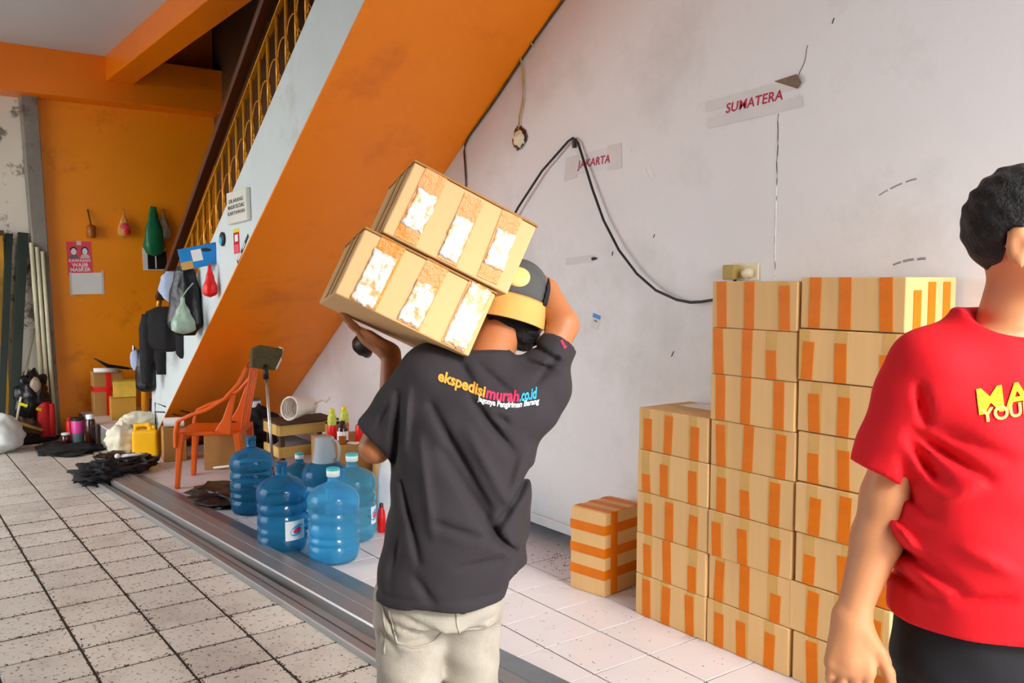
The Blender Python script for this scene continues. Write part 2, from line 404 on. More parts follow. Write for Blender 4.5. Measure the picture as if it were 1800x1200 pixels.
        for a in offs:
            for ax in range(3):
                if a[ax] == 0:
                    b = list(a); b[ax] = 1; b = tuple(b); va, vb = vals[a], vals[b]; m = (va < 0) != (vb < 0)
                    t = np.where(m, va / np.where(m, va - vb, 1), 0)
                    p = np.array(a, float)[None, :].repeat(len(idx), 0); p[:, ax] += t
                    acc += p * m[:, None]; num += m
        V = s.lo + s.h * (idx + acc / num[:, None])
        F = []
        for ax in range(3):
            u, w = (ax + 1) % 3, (ax + 2) % 3
            a = neg; sl0 = [slice(None)] * 3; sl1 = [slice(None)] * 3; sl0[ax] = slice(0, -1); sl1[ax] = slice(1, None)
            ch = a[tuple(sl0)] != a[tuple(sl1)]; e = np.argwhere(ch)
            e = e[(e[:, u] > 0) & (e[:, w] > 0) & (e[:, u] < n[u] - 1) & (e[:, w] < n[w] - 1)]
            flip = a[tuple(e.T)]
            q = []
            for du, dw in ((1, 1), (0, 1), (0, 0), (1, 0)):
                c = e.copy(); c[:, u] -= du; c[:, w] -= dw; q.append(ids[tuple(c.T)])
            q = np.stack(q, 1); q[~flip] = q[~flip][:, ::-1]; F.append(q)
        return V, np.concatenate(F)
def field_obj(fields, name, m, parent, base, smooth_it=1):
    vs_ = []; fs = []; o = 0
    for f in fields:
        V, F = f.arrays()
        for _ in range(smooth_it):
            acc = np.zeros_like(V); num = np.zeros(len(V))
            for i in range(4):
                np.add.at(acc, F[:, i], V[F[:, (i + 1) % 4]]); np.add.at(num, F[:, i], 1)
            V = 0.5 * V + 0.5 * acc / np.maximum(num, 1)[:, None]
        vs_.append(V - np.array(base)); fs.append(F + o); o += len(V)
    V = np.concatenate(vs_); F = np.concatenate(fs)
    me = bpy.data.meshes.new(name); me.from_pydata(V.tolist(), [], F.tolist()); me.shade_smooth(); me.update()
    return mkobj(name, me, m, parent)
def hand(fl, wrist, fdir, back, thumb_side, s=1.0, curl=(14, 20, 14), spread=0.06, thumb=(0.55, 0.75, 0.35), k=0.008):
    w = Vector(wrist); f = Vector(fdir).normalized(); b = Vector(back); b = (b - f * b.dot(f)).normalized()
    t = f.cross(b); t = t if t.dot(Vector(thumb_side)) > 0 else -t
    for off, ln in ((0.030, 0.088), (0.010, 0.092), (-0.010, 0.090), (-0.029, 0.083)):
        fl.cap(w + t * off * 0.55 * s, w + t * off * s + f * ln * s, 0.0150 * s, 0.0125 * s, 0.016)
    fl.cap(w + f * 0.02 * s, w + f * 0.07 * s, 0.018 * s, 0.017 * s, 0.02)
    tips = []
    for i, (off, L, r) in enumerate(((0.030, 0.070, 0.0090), (0.010, 0.078, 0.0092), (-0.010, 0.073, 0.0088), (-0.029, 0.058, 0.0078))):
        p = w + t * off * s + f * (0.088 - 0.004 * abs(i - 1)) * s
        d = (f + t * (off * spread * 20)).normalized(); a = 0
        for seg, fr in enumerate((0.45, 0.30, 0.25)):
            a = rad(curl[seg] * (1 + 0.12 * i)); ax = t; d = (Matrix.Rotation(a, 3, ax) @ d) if (Matrix.Rotation(0.1, 3, ax) @ f).dot(-b) > 0 else (Matrix.Rotation(-a, 3, ax) @ d)
            q = p + d * L * fr * s; fl.cap(p, q, r * (1 - 0.08 * seg) * s, r * (0.92 - 0.1 * seg) * s, k); p = q
        tips.append(p)
    p = w + t * 0.022 * s + f * 0.022 * s
    d = (f * thumb[0] + t * thumb[1] - b * thumb[2]).normalized(); q = p + d * 0.045 * s; fl.cap(p, q, 0.0150 * s, 0.0115 * s, 0.012)
    d2 = (d + f * 0.55).normalized(); q2 = q + d2 * 0.032 * s; fl.cap(q, q2, 0.0112 * s, 0.0100 * s, k)
    d3 = (d2 + f * 0.35 - b * 0.15).normalized(); fl.cap(q2, q2 + d3 * 0.026 * s, 0.0100 * s, 0.0085 * s, k)
    return tips
# ------------------------------------------------------------------ the setting
XW = 3.12; YB = 9.5; XS = 2.05; ZC = 3.62; YF = -0.9
floor = struct(MB().box(-2.6, 3.40, -3.0, 9.6, -0.12, -0.005).build('floor', M_grout))
ground = struct(MB().box(-30, 30, -40, -3.0, -0.2, -0.03).box(-30, -2.6, -3.0, 30, -0.2, -0.03).build('floor_street', M_conc))
def rail_x(y): return 1.60 + (1.75 - 1.35) * (3.0 - y) / 6.0
tl = MB().box(-0.1440, 0.1440, -0.1310, 0.1310, -0.008, 0).mesh('tile'); tl.materials.append(M_tileL)
tr = MB().box(-0.1425, 0.1425, -0.1435, 0.1435, -0.008, 0).mesh('tile'); tr.materials.append(M_tileR)
rest_l, rest_r = MB(), MB()
def tiles(me, rest, xs, ys, keep, seen, hx, hy, jz):
    for x in xs:
        for y in ys:
            if not keep(x, y): continue
            if seen(x, y):
                o = bpy.data.objects.new('tile', me); col.objects.link(o); o.parent = floor
                o.location = (x, y, -0.001 + random.uniform(-jz, jz) * 0.6); o.rotation_euler = (random.uniform(-jz, jz) * 2, random.uniform(-jz, jz) * 2, random.uniform(-0.006, 0.006))
            else: rest.box(x - hx, x + hx, y - hy, y + hy, -0.008, -0.001)
tiles(tl, rest_l, [0.965 + 0.3 * (i + 0.5) for i in range(-11, 4)], [3.572 + 0.278 * (j + 0.5) for j in range(-23, 21)],
      lambda x, y: x < rail_x(y) + 0.12 or (y > 6.9 and x < 1.75), lambda x, y: x > 0.25 and 2.3 < y < 9.4, 0.1455, 0.1345, 0.0016)
tiles(tr, rest_r, [2.484 + 0.2925 * (i + 0.5) for i in range(-3, 2)] + [3.2], [2.141 + 0.295 * (j + 0.5) for j in range(-17, 20)],
      lambda x, y: x >= rail_x(y) + 0.12 and y < 8.2 and not (y > 6.9 and x < 1.75), lambda x, y: 1.1 < y < 6.4 and x < 3.1, 0.1440, 0.1455, 0.0005)
for r_, m_ in ((rest_l, M_tileL), (rest_r, M_tileR)):
    o = r_.build('tile_field', m_, floor); o['kind'] = 'stuff'

# right wall with its raised foot ledge and the dark gap beneath
wall_right = struct(MB().box(XW, 3.40, -1.0, YB + 0.15, 0.085, 6.3).build('wall_right', M_wall))
MB().box(XW - 0.022, XW, 0.2, 6.9, 0.085, 0.138).build('ledge', M_wall, wall_right, bevel=0.006)
MB().box(3.34, 3.40, -1.2, YB, -0.02, 0.085).build('recess_back', M_dark, wall_right)
def wall_line(name, pts, r, m, parent=wall_right, x=XW):
    return MB().sweep([(x, y, z) for y, z in pts], [(r * random.uniform(0.7, 1.3), 0.0012) for _ in pts] if False else r, 5).build(name, m, parent)
def zig(pts, n, j):
    out = []
    for (a, b), (c, d) in zip(pts[:-1], pts[1:]):
        for i in range(n):
            t = i / n; out.append((a + (c - a) * t + random.uniform(-j, j), b + (d - b) * t + random.uniform(-j, j) * 0.4))
    return out + [pts[-1]]
wall_line('crack', zig([(2.346, 2.187), (2.347, 1.88), (2.347, 1.51)], 9, 0.003), 0.0022, M_crack)
wall_line('crack', zig([(2.346, 2.20), (2.33, 2.24), (2.285, 2.27), (2.23, 2.36), (2.21, 2.44)], 5, 0.004), 0.0018, M_crack)
for a, b, c, d, r_ in ((1.88, 1.815, 1.845, 1.832, .003), (1.835, 1.836, 1.79, 1.852, .0035), (1.775, 1.856, 1.735, 1.864, .0035), (1.815, 1.552, 1.785, 1.562, .004), (1.775, 1.565, 1.735, 1.572, .005), (1.72, 1.572, 1.69, 1.574, .005),
                       (2.10, 2.50, 2.092, 2.52, .003), (3.06, 1.70, 3.05, 1.715, .003), (2.93, 1.13, 2.915, 1.155, .003), (3.0, 0.62, 2.96, 0.58, .003), (3.35, 1.62, 3.345, 1.64, .004), (4.6, 1.1, 4.61, 1.13, .003), (5.2, 1.15, 5.21, 1.18, .003)):
    wall_line('scuff_mark', [(a, b), ((a + c) / 2, (b + d) / 2 + 0.001), (c, d)], r_, M_scuff if a < 2.0 else M_crack)
wall_line('chalk_line', [(2.3475, 1.95), (2.3475, 1.50)], 0.0025, M_white)
# back walls, left wall, ceiling, beams, stairwell
wb = MB(); wb.hexa([(1.50, YB, 0), (3.40, YB, 0), (3.40, YB + .15, 0), (1.50, YB + .15, 0), (1.405, YB, 3.3), (3.40, YB, 3.3), (3.40, YB + .15, 3.3), (1.405, YB + .15, 3.3)])
wb.box(1.3, 3.40, YB, YB + .15, 3.3, 6.3)
wall_back = struct(wb.build('wall_back', M_orange2))
wall_bl = struct(MB().box(-2.75, 1.45, YB + 0.05, YB + 0.2, 0, 6.3).build('wall_backleft', M_cream))
p_ = MB(); p_.hexa([(1.405, YB - .10, 0), (1.525, YB - .10, 0), (1.525, YB + .06, 0), (1.405, YB + .06, 0), (1.285, YB - .10, 3.25), (1.425, YB - .10, 3.25), (1.425, YB + .06, 3.25), (1.285, YB + .06, 3.25)])
struct(p_.build('trim_1', M_pil, bevel=0.008))
struct(MB().box(-2.75, -2.6, YF, 5.0, 0, 6.3).box(-2.75, -2.6, 5.0, 9.1, 3.25, 6.3).box(-2.75, -2.6, 9.1, YB + .2, 0, 6.3).build('wall_left', M_conc))  # unseen left wall, its opening placed to let side light in
struct(MB().box(-2.75, 2.04, YF, YB + .2, ZC, ZC + 0.2).box(2.04, 3.40, YF, 2.74, ZC, ZC + 0.2).build('ceiling', M_ceil))
struct(MB().box(2.04, 3.40, 2.50, 2.74, ZC + 0.2, 6.3).build('wall_stairwell', M_ceil))  # unseen wall put in to keep sky light out of the stairwell
struct(MB().box(-2.75, 3.40, 2.5, YB + .2, 6.3, 6.45).build('ceiling_upper', M_ceil))
struct(MB().box(1.88, 2.04, 2.5, YB + .2, ZC + 0.2, 6.3).build('wall_landing', M_orange3))
struct(MB().box(-2.75, 3.12, YB - 0.28, YB + .05, 3.20, ZC + 0.02).build('trim_2', M_orange3, bevel=0.008))
struct(MB().box(1.985, 2.235, 4.3, YB - 0.28, 3.385, ZC + 0.02).build('trim_3', M_orange3, bevel=0.008))
struct(MB().box(-2.75, 0.75, YF - 0.15, YF, 0, 6.3).build('front_light_block', M_conc))  # unseen wall added to block light from the left half of the front
struct(MB().box(0.75, 3.40, YF - 0.15, YF, 3.3, 6.3).build('wall_front_upper', M_conc))
struct(MB().box(-2.75, 1.985, YF, YF + 0.2, 3.3, ZC).build('trim_4', M_orange3, bevel=0.008))

# staircase climbing towards the viewer along the right wall
zb = lambda y: 5.515 - 0.67 * y
zt = lambda y: 6.065 - 0.67 * y
stair = thing('staircase', 'orange staircase with white side climbing along the white wall', 'staircase', (2.6, 8.2, 0))
def stair_part(mb, name, m, bevel=0.0):
    mb.v = [(x - 2.6, y - 8.2, z) for x, y, z in mb.v]; return mb.build(name, m, stair, bevel=bevel)
stair_part(MB().prism([(8.22, 0.012), (8.10, 0.64), (2.76, zt(2.76)), (2.76, zb(2.76) + 0.012)], 0, XS, XS + 0.12), 'stringer', M_string, 0.006)
sf = stair_part(MB().prism([(8.23, 0), (2.76, zb(2.76)), (2.76, zb(2.76) + 0.16), (8.23, 0.16)], 0, XS + 0.001, XW - 0.002), 'soffit', M_orange)
for n_ in range(17):
    y1 = 8.05 - 0.283 * n_; top = 0.19 * (n_ + 2)
    ya = y1 - 0.285; yb = y1 + 0.02
    stair_part(MB().prism([(ya, max(zb(ya), 0.0) + 0.04), (yb, max(zb(yb), 0.0) + 0.04), (yb, top), (ya, top)], 0, XS + 0.12, XW - 0.004), 'step', M_conc)
struct(MB().prism([(8.0, zb(8.0) + 0.2), (YB - 0.002, 0.6), (YB - 0.002, 6.3), (2.76, 6.3), (2.76, zb(2.76) + 0.2)], 0, XW - 0.018, XW - 0.001).build('wall_stair_panel', mat('brown_wall_panel', C(92, 66, 44), 0.5, 0.08, 2)))  # brown panel added over the white wall to darken the stairwell
# landing block at the stair foot
land = thing('landing_step', 'low grey concrete landing at the foot of the staircase', 'step', (2.41, 8.78, 0))
MB().box(-0.71, 0.70, -0.54, 0.72, 0, 0.178).build('block', M_conc, land)
for i in range(4):
    for j in range(4):
        MB().box(-0.708 + 0.352 * i, -0.708 + 0.352 * i + 0.346, -0.538 + 0.314 * j, -0.538 + 0.314 * j + 0.308, 0.17, 0.19).build('tile', M_tileR, land)

# railing
rl = thing('stair_railing', 'golden stair railing with scrolls under a brown wooden handrail', 'railing', (2.05, 8.60, 0.19))
def rl_(p): return (p[0] - 2.05, p[1] - 8.60, p[2] - 0.19)
zh = lambda y: 1.33 + 0.72 * (8.02 - y)
zr = lambda y: 2.36 + 0.70 * (6.307 - y)
hx = XS + 0.06
MB().bar([rl_((hx, y, zh(y))) for y in (8.02, 7.0, 6.0, 5.0, 4.0, 3.2)], 0.075, 0.05, up=(0, 0, 1)).build('handrail', M_rail, rl, bevel=0.008)
MB().bar([rl_((hx, y, zr(y))) for y in (7.8, 6.5, 5.0, 3.3)], 0.03, 0.012).build('flat_bar', M_yel, rl)
by = 7.62
while by > 3.4:
    b_ = MB().cyl(rl_((hx, by, zt(by) - 0.02)), rl_((hx, by, zr(by))), 0.0125, n=10).build('baluster', M_yel, rl, True)
    zc_ = (zt(by) + zr(by)) / 2
    for sg in (1, -1):
        pts = []
        for i in range(15):
            a = i / 14 * math.pi * 1.35
            rr = 0.10 * (1 - 0.45 * i / 14)
            pts.append(rl_((hx, by - 0.012 - 0.10 + rr * math.cos(a), zc_ + sg * (0.02 + rr * math.sin(a) * 1.2))))
        MB().sweep(pts, 0.0045, 6).build('scroll', M_yel, b_, True)
    by -= 0.148
pts = [(hx, 8.02, 1.32), (hx, 8.06, 1.26), (hx, 8.10, 1.19), (hx, 8.22, 1.155), (hx, 8.40, 1.13), (hx, 8.52, 1.07), (hx, 8.57, 0.98), (hx, 8.585, 0.86), (hx, 8.60, 0.5), (hx, 8.61, 0.19)]
MB().sweep([rl_(p) for p in pts], [0.022, 0.022, 0.023, 0.024, 0.026, 0.03, 0.034, 0.036, 0.037, 0.038], 14).build('newel_pipe', M_yel, rl, True)
MB().lathe([(0.06, 0), (0.06, 0.012), (0.045, 0.02)], 20, (hx - 2.05, 0.01, 0)).build('foot_flange', M_yel, rl, True)
# ------------------------------------------------------------------ metal channels on the floor
def channel(name, label, lines, m, prof):
    # lines: left X at Y=1 and Y=7, right X at both; prof: list of (fraction across, z)
    (a1, a7), (b1, b7) = lines
    X = lambda fr, y: (a1 + (a7 - a1) * (y - 1) / 6) * (1 - fr) + (b1 + (b7 - b1) * (y - 1) / 6) * fr
    ya, yb = 1.55, 6.95; cx, cy = X(0.5, 3.8), 3.8
    b = MB(); n = len(prof); vs_ = []
    for y in (ya, yb): vs_ += [(X(fr, y) - cx, y - cy, z) for fr, z in prof]
    b.add(vs_, [tuple(range(n)), tuple(range(2 * n - 1, n - 1, -1))] + [(k, (k + 1) % n, n + (k + 1) % n, n + k) for k in range(n)])
    o = b.build(name, m); o.location = (cx, cy, 0); tag(o, label, 'metal channel', 'metal channels lying on the tiles'); return o
channel('metal_channel', 'low grey steel channel edging the worn tiles, with a thin black slot', ((1.655, 1.325), (1.782, 1.360)), M_alu,
        [(0, 0), (1, 0), (1, 0.030), (0.60, 0.030), (0.58, 0.006), (0.50, 0.006), (0.48, 0.030), (0.05, 0.030), (0, 0.024)])
channel('metal_channel', 'wide middle steel channel with pinkish smears and a deep dark groove', ((1.826, 1.394), (1.972, 1.565)), M_alu,
        [(0, 0), (1, 0), (1, 0.052), (0.97, 0.058), (0.55, 0.058), (0.54, 0.053), (0.51, 0.053), (0.50, 0.058), (0.03, 0.058), (0, 0.05)])
channel('metal_channel', 'bluish flat aluminium channel beside the water bottles', ((1.985, 1.575), (2.165, 1.668)), M_alu2,
        [(0, 0), (1, 0), (1, 0.016), (0.97, 0.02), (0.30, 0.02), (0.28, 0.012), (0.22, 0.012), (0.20, 0.03), (0.02, 0.03), (0, 0.026)])

# ------------------------------------------------------------------ stacked cartons
CW, CD, CHT = 0.402, 0.325, 0.1865
def carton_body():
    b = MB(); w, d, h = CW / 2, CD / 2, CHT - 0.0015
    g = 0.0025
    b.box(-w, w, -d, d, 0, h)
    return b.mesh('body')
c_body = carton_body(); c_body.materials.append(M_card)
def strip_mesh(w, l, m):
    b = MB().box(-w / 2, w / 2, -0.0012, 0.0006, 0, l); me = b.mesh('tape_strip'); me.materials.append(m); return me
strips = {(l, k): strip_mesh(0.047, l, M_tape if k == 'o' else M_tape2) for l in (0.08, 0.11, 0.14, 0.168, 0.183) for k in 'op'}
strip_p = strip_mesh(0.046, 0.183, M_tape2)
def carton(x, y, z, label, lay, side=False, jit=0.005, cut=False):
    t = thing('carton', label, 'box', (x + random.uniform(-jit, jit), y + random.uniform(-jit, jit) * 0.4, z), rad(-90 + random.uniform(-1.0, 1.0)), group='taped cardboard cartons stacked along the white wall')
    o = mkobj('body', c_body, None, t, 0.004)
    for fx, l in lay:
        u = (fx - 0.5) * CW
        if l < 0.18:
            s = mkobj('tape_strip', strip_p, None, t); s.location = (u + random.uniform(-0.012, 0.012), -CD / 2 - 0.0002, 0.0012)
        s = mkobj('tape_strip', strips[(l, 'o')], None, t); s.location = (u, -CD / 2 - 0.0010, 0.0012); s.rotation_euler = (0, random.uniform(-0.05, 0.05), 0)
    if side:
        for fy, l in ((0.22, 0.14), (0.5, 0.168), (0.8, 0.168)):
            s = mkobj('tape_strip', strips[(l, 'o')], None, t); s.location = (CW / 2 + 0.0010, (fy - 0.5) * CD, 0.001); s.rotation_euler = (0, 0, rad(90))
    # top flap seam and tape over it
    MB().box(-CW / 2 + 0.004, CW / 2 - 0.004, -0.024, 0.024, CHT - 0.0015, CHT - 0.0009).build('seam_tape', M_tape2, t)
    return t
ORD = ['lowest', 'second from the floor', 'third from the floor', 'fourth from the floor', 'fifth from the floor', 'sixth from the floor', 'seventh from the floor', 'topmost']
XC = 2.765 + CD / 2
lay1 = [[(.17, .168), (.45, .168), (.80, .168)], [(.18, .14), (.47, .183), (.82, .11)], [(.17, .14), (.48, .168), (.80, .14)], [(.14, .08), (.40, .14), (.80, .14)], [(.14, .14), (.44, .168), (.82, .14)]]
lay2 = [[(.16, .14), (.45, .14), (.78, .14)], [(.13, .168), (.46, .183), (.82, .11)], [(.12, .14), (.44, .14), (.81, .14)], [(.15, .14), (.45, .11), (.79, .168)], [(.14, .168), (.46, .183), (.84, .168)], [(.13, .183), (.44, .183), (.83, .183)], [(.10, .183), (.44, .183), (.73, .11)], [(.13, .183), (.46, .183), (.87, .168)]]
lay3 = [[(.22, .168), (.55, .14), (.86, .14)], [(.24, .168), (.55, .14), (.86, .14)], [(.14, .11), (.5, .14), (.87, .14)], [(.2, .14), (.5, .168), (.86, .168)], [(.17, .11), (.48, .14), (.8, .14)], [(.18, .14), (.47, .14), (.8, .14)], [(.08, .14), (.42, .14), (.85, .11)], [(.14, .183), (.45, .183), (.84, .183)]]
for i in range(5):
    t = carton(XC, 2.591, i * CHT, ('taped cardboard carton, %s of the short stack beside the banded box' % (ORD[i] if i < 4 else 'topmost')), lay1[i])
    if i == 4:
        MB().box(-0.13, 0.09, 0.02, 0.14, CHT - 0.0008, CHT + 0.0004).build('paper_label', M_white, t)
for i in range(8):
    carton(XC, 2.179, i * CHT, 'taped cardboard carton, %s of the tall middle stack under the wall sockets' % ORD[i], lay2[i])
for i in range(8):
    carton(XC, 1.764 + (0.02 if i == 1 else 0), i * CHT * 1.012, 'taped cardboard carton, %s of the tall stack behind the man in red' % ORD[i], lay3[i], side=True)

# small banded box
t = thing('banded_box', 'small upright kraft box wrapped in horizontal brown tape on the tiles', 'box', (2.90, 3.135, 0), rad(-82))
w_, d_, h_ = 0.105, 0.15, 0.40
MB().box(-w_, w_, -d_, d_, 0, h_).build('body', M_card, t, bevel=0.004)
for z in (0.06, 0.165, 0.275):
    b = MB().box(-w_ - 0.0015, w_ + 0.0015, -d_ - 0.0015, d_ + 0.0015, z + 0.02, z + 0.066); b.build('tape_band', M_tape, t)
for y in (-0.10, 0.0, 0.10):
    MB().box(-w_ - 0.0005, w_ + 0.0005, y - 0.023, y + 0.023, h_ - 0.002, h_ + 0.0015).build('tape_band', M_tape, t)
MB().box(w_ - 0.001, w_ + 0.0022, -d_ + 0.05, -d_ + 0.098, 0.002, h_ - 0.002).build('tape_band', M_tape, t)

# ------------------------------------------------------------------ things on the right wall
def wallx(name, label, cat, y, z, rz=0.0, x=XW, group=None):
    return thing(name, label, cat, (x, y, z), rot=R_WALLX @ Matrix.Rotation(rz, 3, 'Z'), group=group)
def curl_sheet(w, h, nx, ny, fn, th=0.0012):
    b = MB(); vs_ = []; fs = []
    for k in (0, 1):
        for j in range(ny + 1):
            for i in range(nx + 1):
                u, v = i / nx, j / ny; vs_.append(((u - 0.5) * w, (v - 0.5) * h, fn(u, v) + k * th))
    n = (nx + 1) * (ny + 1)
    for j in range(ny):
        for i in range(nx):
            a = j * (nx + 1) + i; q = (a, a + 1, a + nx + 2, a + nx + 1)
            fs.append(tuple(reversed(q))); fs.append(tuple(n + x for x in q))
    edge = [i for i in range(nx + 1)] + [(j + 1) * (nx + 1) - 1 for j in range(1, ny + 1)] + [ny * (nx + 1) + i for i in range(nx - 1, -1, -1)] + [j * (nx + 1) for j in range(ny - 1, 0, -1)]
    for a, c in zip(edge, edge[1:] + edge[:1]): fs.append((a, c, n + c, n + a))
    return b.add(vs_, fs)
s = wallx('wall_sign', 'grey taped paper sign reading SUMATERA with a peeling corner', 'sign', 2.475, 2.252, rad(2.5))
pg = MB().prism([(-0.215, -0.052), (0.19, -0.056), (0.235, 0.0), (0.215, 0.05), (0.12, 0.068), (-0.02, 0.06), (-0.20, 0.058)], 2, 0.0005, 0.002)
pg.build('paper', M_papg, s)
MB().box(-0.26, 0.24, 0.012, 0.058, 0.002, 0.0028).build('clear_tape', M_tapegr, s)
MB().box(-0.25, 0.245, -0.064, -0.018, 0.0021, 0.0029).build('clear_tape', M_tapegr, s)
pc = MB().add([(0.11, 0.066, 0.002), (0.232, 0.066, 0.018), (0.25, 0.03, 0.012), (0.225, 0.012, 0.003), (0.11, 0.0675, 0.003), (0.232, 0.068, 0.0195), (0.251, 0.032, 0.0135), (0.225, 0.013, 0.0045)],
              [(0, 3, 2, 1), (4, 5, 6, 7), (0, 1, 5, 4), (1, 2, 6, 5), (2, 3, 7, 6), (3, 0, 4, 7)]); pc.build('peeling_corner', M_peel, s)
text('lettering', 'SUMATERA', 0.058, M_crim, s, (0.0, 0.003, 0.0032), 0, shear=0.18, bold=0.0010, spacing=1.05)
s = wallx('wall_sign', 'grey taped paper sign reading JAKARTA crossed by the black cable', 'sign', 3.51, 2.108, rad(1.5))
MB().prism([(-0.15, -0.05), (0.20, -0.042), (0.20, 0.062), (0.02, 0.06), (-0.15, 0.04)], 2, 0.0005, 0.002).build('paper', M_papg, s)
MB().prism([(-0.23, -0.075), (-0.12, -0.06), (-0.10, 0.055), (-0.21, 0.05)], 2, 0.002, 0.003).build('clear_tape', M_tapegr, s)
MB().box(0.12, 0.225, -0.055, 0.07, 0.002, 0.0028).build('clear_tape', M_tapegr, s)
text('lettering', 'JAKARTA', 0.058, M_crim, s, (0.015, 0.0, 0.0032), 0, shear=0.18, bold=0.0010, spacing=1.05)
tp = wallx('tape_scrap', 'small torn grey tape scrap on the wall right of JAKARTA sign', 'tape', 3.085, 2.02, rad(-52)); MB().prism([(-0.03, -0.014), (0.035, -0.012), (0.045, 0.012), (-0.03, 0.016)], 2, 0.0004, 0.002).build('scrap', M_tapegr, tp)
tp = wallx('tape_scrap', 'faint beige tape strip on the wall above the black cap', 'tape', 3.61, 1.60, rad(3)); MB().box(-0.11, 0.11, -0.02, 0.02, 0.0004, 0.0016).build('scrap', M_tapegr, tp)
blob('nail_blot', (0.125, 0.0, 0.006), (0.02, 0.008, 0.006), M_ink, tp, 0.4, 2, 3, nu=12, nv=8)
st = wallx('sticker', 'tiny blue and white sticker on the wall left of the stacks', 'sticker', 3.472, 1.275, rad(-14)); MB().box(-0.032, 0.032, -0.04, 0.04, 0.0004, 0.0012).build('sheet', M_tapegr, st); MB().box(-0.03, 0.03, 0.018, 0.04, 0.0012, 0.0018).build('blue_band', M_bluep, st)
text('lettering', 'info', 0.018, M_ink, st, (0, 0.004, 0.0018))
# black cable with its hook
cab = thing('black_cable', 'black cable looping down from a wall hook to the stacked boxes', 'cable', (XW, 3.643, 2.244))
kp = [(4.30, 1.72, .03), (4.116, 1.912, .03), (3.90, 2.10, .026), (3.74, 2.20, .022), (3.68, 2.238, .02), (3.643, 2.25, .02), (3.60, 2.22, .02), (3.55, 2.12, .024), (3.47, 1.96, .03), (3.38, 1.80, .035), (3.26, 1.645, .04), (3.13, 1.525, .04), (3.0, 1.445, .04), (2.864, 1.402, .04), (2.78, 1.392, .04), (2.715, 1.396, .04), (2.62, 1.41, .04), (2.55, 1.47, .03), (2.535, 1.50, .02)]
MB().sweep([(-o, y - 3.643, z - 2.244) for y, z, o in kp], 0.0068, 8).build('cord', M_black, cab, True)
MB().box(-0.016, -0.0005, -0.012, 0.012, -0.045, 0.005).build('hook', M_black, cab, bevel=0.003)
lp = thing('hanging_lamp_socket', 'broken lamp socket hanging on a thin beige cable below the stairs', 'lamp socket', (XW, 4.13, 2.31))
kp = [(3.99, 2.80, .02), (4.02, 2.845, .025), (4.06, 2.862, .03), (4.10, 2.845, .03), (4.115, 2.79, .02), (4.10, 2.70, .012), (4.09, 2.60, .012), (4.095, 2.52, .012), (4.125, 2.44, .012), (4.135, 2.36, .014), (4.125, 2.33, .018)]
MB().sweep([(-o, y - 4.13, z - 2.31) for y, z, o in kp], 0.0055, 8).build('cable', M_cablec, lp, True)
blob('cavity_rim', (-0.008, 0.0, 0.005), (0.016, 0.055, 0.06), M_glossb, lp, 0.5, 2.2, 5, nu=24, nv=16)
blob('shell', (-0.022, -0.012, -0.008), (0.026, 0.038, 0.042), M_bule, lp, 0.3, 1.5, 2, nu=24, nv=16)
ct = thing('wall_cable', 'thin brown cable clipped along the staircase edge on the white wall', 'cable', (XW, 4.70, 2.14))
kp = [(2.9, zb(2.9) - 0.01)] + [(y, zb(y) - 0.012 - 0.006 * math.sin(9 * y)) for y in np.linspace(3.2, 4.66, 14)] + [(4.70, 2.345), (4.712, 2.30), (4.695, 2.14), (4.69, 1.9)]
MB().sweep([(-0.009, y - 4.70, z - 2.14) for y, z in kp], 0.006, 6).build('cord', M_glossb, ct, True)
so = wallx('wall_socket', 'cream wall socket with a plugged adapter above the middle stack', 'socket', 2.50, 1.525); MB().box(-0.075, 0.075, -0.03, 0.045, 0.0, 0.012).build('plate', M_bule, so, bevel=0.004); MB().box(-0.085, -0.02, -0.028, 0.036, 0.010, 0.055).build('adapter', M_cablec, so, bevel=0.006)
MB().cyl((0.03, 0.0, 0.01), (0.03, 0.0, 0.045), 0.026, 0.018, 16).build('plug', M_bule, so, True)
dm = wallx('dome_fixture', 'small black dome fixture on the white wall under the carried boxes', 'fixture', 6.09, 1.0); MB().lathe([(0.0, 0.11), (0.05, 0.10), (0.085, 0.06), (0.095, 0.02), (0.095, 0)][::-1], 24).build('dome', M_black, dm, True)
MB().cyl((0, 0, 0.0), (0, 0, 0.02), 0.11, 0.10, 24).build('base', M_glossb, dm, True)
